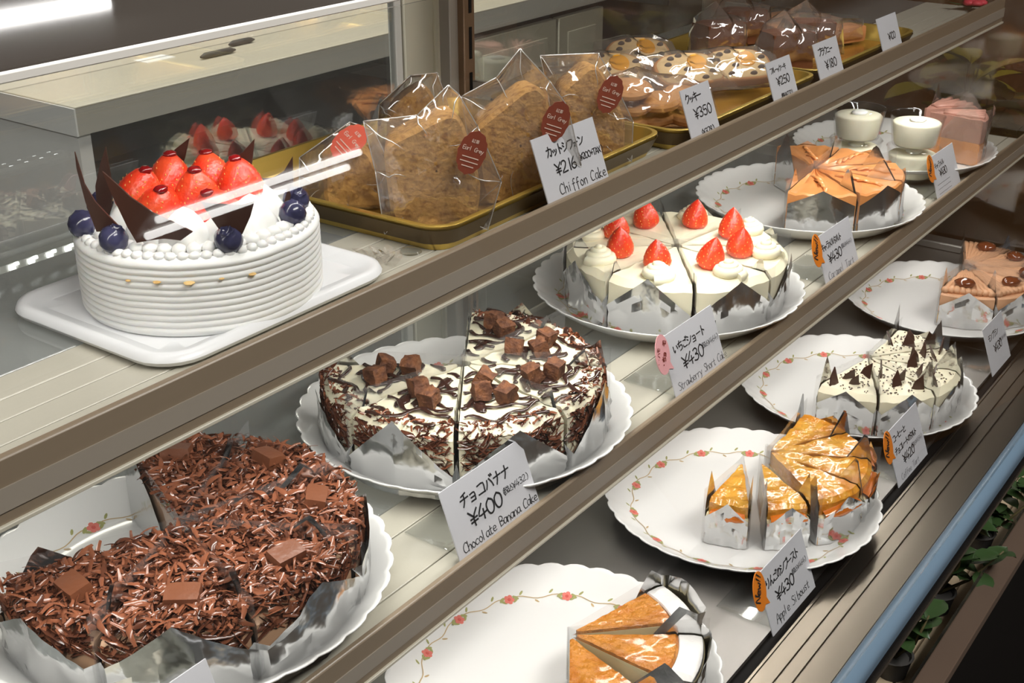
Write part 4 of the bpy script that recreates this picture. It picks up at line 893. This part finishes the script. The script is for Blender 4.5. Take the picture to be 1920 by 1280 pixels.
for lab, loc in (('milk pudding in a clear cup, on top of the left stack', (1.512, .556,   .2235)), ('milk pudding in a clear cup, lower one of the right stack', (1.520, .484, .1834)), ('milk pudding in a clear cup, on top of the right stack', (1.520, .484,   .2235))): dup(c0, loc, 0, lab)
def rosy(i, lab):
    t = thing('rosy_cake_slice', lab, 'cake slice', group='film wrapped rosy cakes'); L, a, h = .075, R(24), .060
    mb = MB(); wedge(mb, L, a, .001, .03, seed=i); mb.build('sponge_layer', X['caramel'], t)
    mb = MB(); wedge(mb, L, a, .0303, h, amp=.002, seed=i); mb.build('mousse_layer', X['pinkcake'], t)
    mb = MB(); 
    for k in range(4): mb.tube([(.02+.05*q/5, (k-1.5)*.006*(q+1)/3, h+.001) for q in range(6)], .0032, 7)
    mb.build('piped_mousse', X['pinkcake'], t, smooth=180)
    foil('film_collar', L, a, [(-1, .04), (-.4, .085), (0, .058), (.5, .075), (1, .058), (1.4, .082), (2, .04)], t, q=.3, seed=i+81, mat='bagfilm', amp=.003)
    return t
for i, (x, y, d) in enumerate(((1.628, .512, -24), (1.618, .503, -74))):
    t = rosy(i, ('rosy piped cake in clear film, farthest right on the pudding plate', 'rosy piped cake in clear film, nearest the shelf front strip')[i]); t.location = (x, y, .1834); t.rotation_euler = (0, 0, R(d))

# ---------------------------------------------------------------- price cards
TILT = R(20)
def card(lab, xc, yb, zb, wd, ht, rows, badge=None, roll=0, stand=True):
    t = thing('price_card', lab, 'price card', (xc, yb, zb), 0, 'handwritten price cards')
    Mx = Matrix.Rotation(-TILT, 4, 'X') @ Matrix.Rotation(R(90), 4, 'X')      # card plane: x right, y up, z towards the shop
    mb = MB(); mb.box((0, ht/2, -.0004), (wd, ht, .0008)); mb.xform(Mx); c = mb.build('card', X['card'], t, smooth=0)
    L = [MB(), MB()]
    for (txt, x, y, size, w_, pitch, mi) in rows: write(L[mi], txt, -wd/2+x*wd, y*ht, size*ht, w_, pitch)
    for m_, mat in ((L[0], 'ink'), (L[1], 'inkthin')):
        if m_.v:
            m_.xform(Mx @ Matrix.Translation((0, 0, .0003))); m_.build('lettering', X[mat], t, smooth=0)
    if badge:
        mat, words = badge; bx, by, ra, rb = -wd/2-.004, ht*.78, .0105, .0165
        n = 30; out = []
        for k in range(n):
            a = 2*PI*k/n; r = 1
            x, y = ra*math.cos(a), rb*math.sin(a)
            if k == n-3: x, y = ra*1.35, -rb*.78
            out.append((bx+x*math.cos(-.25)-y*math.sin(-.25), by+x*math.sin(-.25)+y*math.cos(-.25)))
        mb = MB(); mb.add([(x, y, .0006) for x, y in out]+[(x, y, .0012) for x, y in out], [tuple(range(n))[::-1], tuple(range(n, 2*n))]+[(k, (k+1) % n, (k+1) % n+n, k+n) for k in range(n)]); mb.xform(Mx)
        b = mb.build('badge', X[mat], t, smooth=0)
        lm = MB()
        for (txt, x, y, size, w_, rot) in words:
            q = MB(); write(q, txt, 0, 0, size, w_, .9); q.xform(Matrix.Translation((bx+x, by+y, .0016)) @ Matrix.Rotation(rot, 4, 'Z')); lm.add(q.v, q.f)
        lm.xform(Mx); lm.build('badge_lettering', X['ink' if mat == 'orange' else 'darkred'], b, smooth=0)
    if stand:
        mb = MB(); mb.box((.0, .032, .0008), (wd*.8, .05, .0014), bev=.0004); mb.build('stand_foot', X['plastic'], t)
        mb = MB(); mb.box((0, ht*.45, -.002), (wd*.8, ht*.9, .0012)); mb.xform(Mx); mb.build('stand_back', X['plastic'], t)
    return t
I0, I1 = 0, 1
NEW = ('orange', [('New', -.0045, -.0095, .0085, .0013, 1.05), ('!!', .0015, .0045, .0075, .0012, .9)])
card('white price card for chiffon cake at 216 yen, against the gold tray', .710, .4556, .380, .077, .046, [('カットシフォン', .16, .66, .155, .0010, .92, I0), ('¥216', .22, .36, .19, .0011, 1.0, I0), ('(¥200+TAX)', .60, .44, .105, .0007, .86, I0), ('Chiffon Cake', .2, .07, .17, .0006, .92, I0)], stand=False)
card('small white price card for biscuits at 350 yen', .899, .4556, .378, .048, .042, [('クッキー', .1, .72, .17, .0010, .9, I0), ('¥350', .26, .38, .21, .0010, 1.0, I0), ('(¥378)', .34, .03, .13, .0007, .9, I0)], stand=False)
card('small white price card for fruit cake at 250 yen', 1.052, .4556, .379, .050, .036, [('フルーツケーキ'.replace('ツ', 'ッ'), .1, .70, .15, .0007, .85, I0), ('¥250', .26, .36, .22, .0010, 1.0, I0), ('(税込¥270)', .3, .04, .12, .0006, .85, I0)], stand=False)
card('small white price card for brownies at 180 yen', 1.157, .4556, .379, .056, .036, [('ブラウニー', .14, .64, .2, .0010, .9, I0), ('¥180', .30, .24, .25, .0011, 1.0, I0)], stand=False)
card('small white price card farthest along the upper shelf, 100 yen', 1.318, .4556, .379, .055, .036, [('¥100', .38, .28, .22, .0010, .8, I0)], stand=False)
card('white price card for chocolate banana cake at 400 yen', .574, .4240, .1785, .090, .053, [('チョコバナナ', .17, .655, .17, .0012, 1.0, I0), ('¥400', .2, .36, .21, .0014, .98, I0), ('(税込¥432)', .62, .46, .095, .0005, .92, I0), ('Chocolate Banana Cake', .055, .13, .135, .0006, .80, I0)])
card('white price card for strawberry short cake with a pink badge', .8585, .4240, .1785, .087, .056, [('いちごショート', .15, .66, .15, .0011, .92, I0), ('¥430', .24, .37, .20, .0013, .98, I0), ('(税込¥464)', .63, .47, .09, .0005, .92, I1), ('Strawberry Short Cake', .07, .13, .13, .0005, .80, I1)], ('pink', [('・・ハモ', -.0085, -.008, .0042, .0006, 1.15), ('・ちョ正モ', -.0015, -.0115, .0050, .0010, 1.1)]))
card('white price card for caramel tart with an orange badge', 1.162, .4240, .1785, .084, .052, [('キャラメルタルト', .08, .68, .145, .0010, .82, I0), ('¥430', .2, .38, .20, .0013, .95, I0), ('(税込¥464)', .6, .5, .09, .0005, .9, I1), ('Caramel Tart', .1, .1, .16, .0005, .95, I1)], NEW)
card('white price card with an orange badge before the pudding cups', 1.494, .4240, .1785, .084, .055, [('キャラメル', .12, .70, .13, .0008, .9, I0), ('¥430', .25, .48, .17, .0012, .8, I0)] + [('ーーーーーーーー', .1, .30-.1*k, .10, .0006, 1.0, I1) for k in range(3)], NEW)
card('white price card for apple siboust with an orange badge', .843, .3160, .0012, .085, .056, [('りんごのシブースト', .09, .68, .15, .0011, .83, I0), ('¥430', .22, .37, .19, .0014, .98, I0), ('(税込¥464)', .60, .50, .09, .0005, .9, I1), ('Apple Siboust', .12, .10, .15, .0006, .86, I0)], NEW)
card('white price card for coffee and chocolate tart with an orange badge', 1.130, .3160, .0012, .084, .058, [('コーヒーと', .13, .74, .13, .0010, .9, I0), ('チョコレートのタルト', .12, .52, .125, .0010, .80, I0), ('¥420', .28, .26, .17, .0013, .95, I0), ('(税込¥454)', .58, .36, .09, .0004, .9, I1), ('Coffee Tart', .13, .05, .12, .0004, .95, I1)], NEW)
card('white price card for chestnut cream cake at 430 yen', 1.431, .3160, .0012, .072, .058, [('モンブラン', .14, .66, .14, .0009, .9, I0), ('¥430', .3, .36, .18, .0012, .8, I0), ('(税込¥464)', .6, .46, .09, .0004, .9, I1)])
card('white price card cut off by the bottom edge, before the chocolate cake', .2905, .4240, .1785, .085, .050, [('チョコケーキ', .17, .66, .15, .0011, .95, I0), ('¥400', .22, .36, .2, .0013, .82, I0)])

# ---------------------------------------------------------------- plants
def leafy(root, mats, n, rad, hgt, ls, seed, zmin=0):
    rr = random.Random(seed); nst = max(3, n//6)
    for s in range(nst):
        a = rr.random()*2*PI; top = Vector((rad*rr.random()*math.cos(a), rad*rr.random()*math.sin(a), hgt*rr.uniform(.6, 1)))
        pts = [Vector((0, 0, zmin)), top*.5+Vector((rr.uniform(-.01, .01), rr.uniform(-.01, .01), 0)), top]
        mb = MB(); mb.tube(pts, [.0022, .0016, .0008], 6); mb.build('stem', X['stem'], root, smooth=180)
        for k in range(max(2, n//nst)):
            t = rr.uniform(.35, 1); p = pts[0].lerp(pts[1], t*2) if t < .5 else pts[1].lerp(pts[2], t*2-1)
            az = rr.random()*2*PI; el = rr.uniform(-.5, .6); l = ls*rr.uniform(.7, 1.2); w_ = l*.32
            d = Vector((math.cos(az)*math.cos(el), math.sin(az)*math.cos(el), math.sin(el))); u = d.cross(Vector((0, 0, 1))).normalized(); nn = u.cross(d)
            mb = MB(); mb.grid([[p+d*l*q/5+nn*(.12*l*math.sin(PI*q/5)-(.05*l if s2 else 0)*0)+u*s2*w_*math.sin(PI*min(1, (q+.15)/5.15))**.8+nn*abs(s2)*l*.06 for s2 in (-1, 0, 1)] for q in range(6)]); mb.build('leaf', X[mats[rr.randrange(len(mats))]], root, smooth=180)
for i, (x, sd) in enumerate(((1.03, 3), (1.16, 4), (1.30, 5))):
    t = thing('leafy_plant', f'dark leafy plant in the low niche under the glass, {ORD[i]} from the near end', 'plant', (x, .280, -.172), 0, 'niche plants')
    mb = MB(); mb.lathe([(0, 0), (.014, 0), (.018, .022), (.0195, .024), (.017, .024), (.015, .020), (0, .020)], 18); mb.build('pot', X['dark'], t)
    leafy(t, ['leafg'], 60, .06, .13, .030, sd, .02)
t = thing('potted_plant', 'yellow green plant standing beyond the smoked end panel', 'plant', (1.97, .545, .03)); leafy(t, ['leafy', 'leafy', 'leafg'], 90, .10, .24, .07, 9)
mb = MB(); mb.lathe([(0, -.08), (.03, -.08), (.045, 0), (.048, .004), (.042, .004), (0, -.01)], 20); mb.build('pot', X['pot'], t)
t = thing('plant_stand', 'dark stand holding the plant beyond the end panel', 'stand', (1.97, .545, -.65))
mb = MB(); mb.lathe([(0, .598), (.07, .598), (.07, .583), (.012, .575), (.012, .02), (.08, .012), (.08, 0), (0, 0)], 24); mb.build('stand_body', X['dark'], t, smooth=40)

t = thing('flower_sprig', 'red flower with dark leaves lying at the far end of the upper shelf', 'flower', (1.672, .480, .3672))
for k in range(5):
    a = 2*PI*k/5; mb = MB(); mb.blob((.008*math.cos(a), .008*math.sin(a), .010), .008, nu=10, nv=6, sq=(1, 1, .5), amp=.2, seed=k); mb.build('petal', X['petal'], t, smooth=180)
for k in range(4):
    a = 2*PI*k/4+.4; mb = MB(); mb.grid([[(math.cos(a)*q*.007-math.sin(a)*s2*.006*math.sin(PI*(q+.3)/5.3), math.sin(a)*q*.007+math.cos(a)*s2*.006*math.sin(PI*(q+.3)/5.3), .004+.0012*q) for s2 in (-1, 0, 1)] for q in range(6)]); mb.build('leaf', X['leafg'], t, smooth=180)
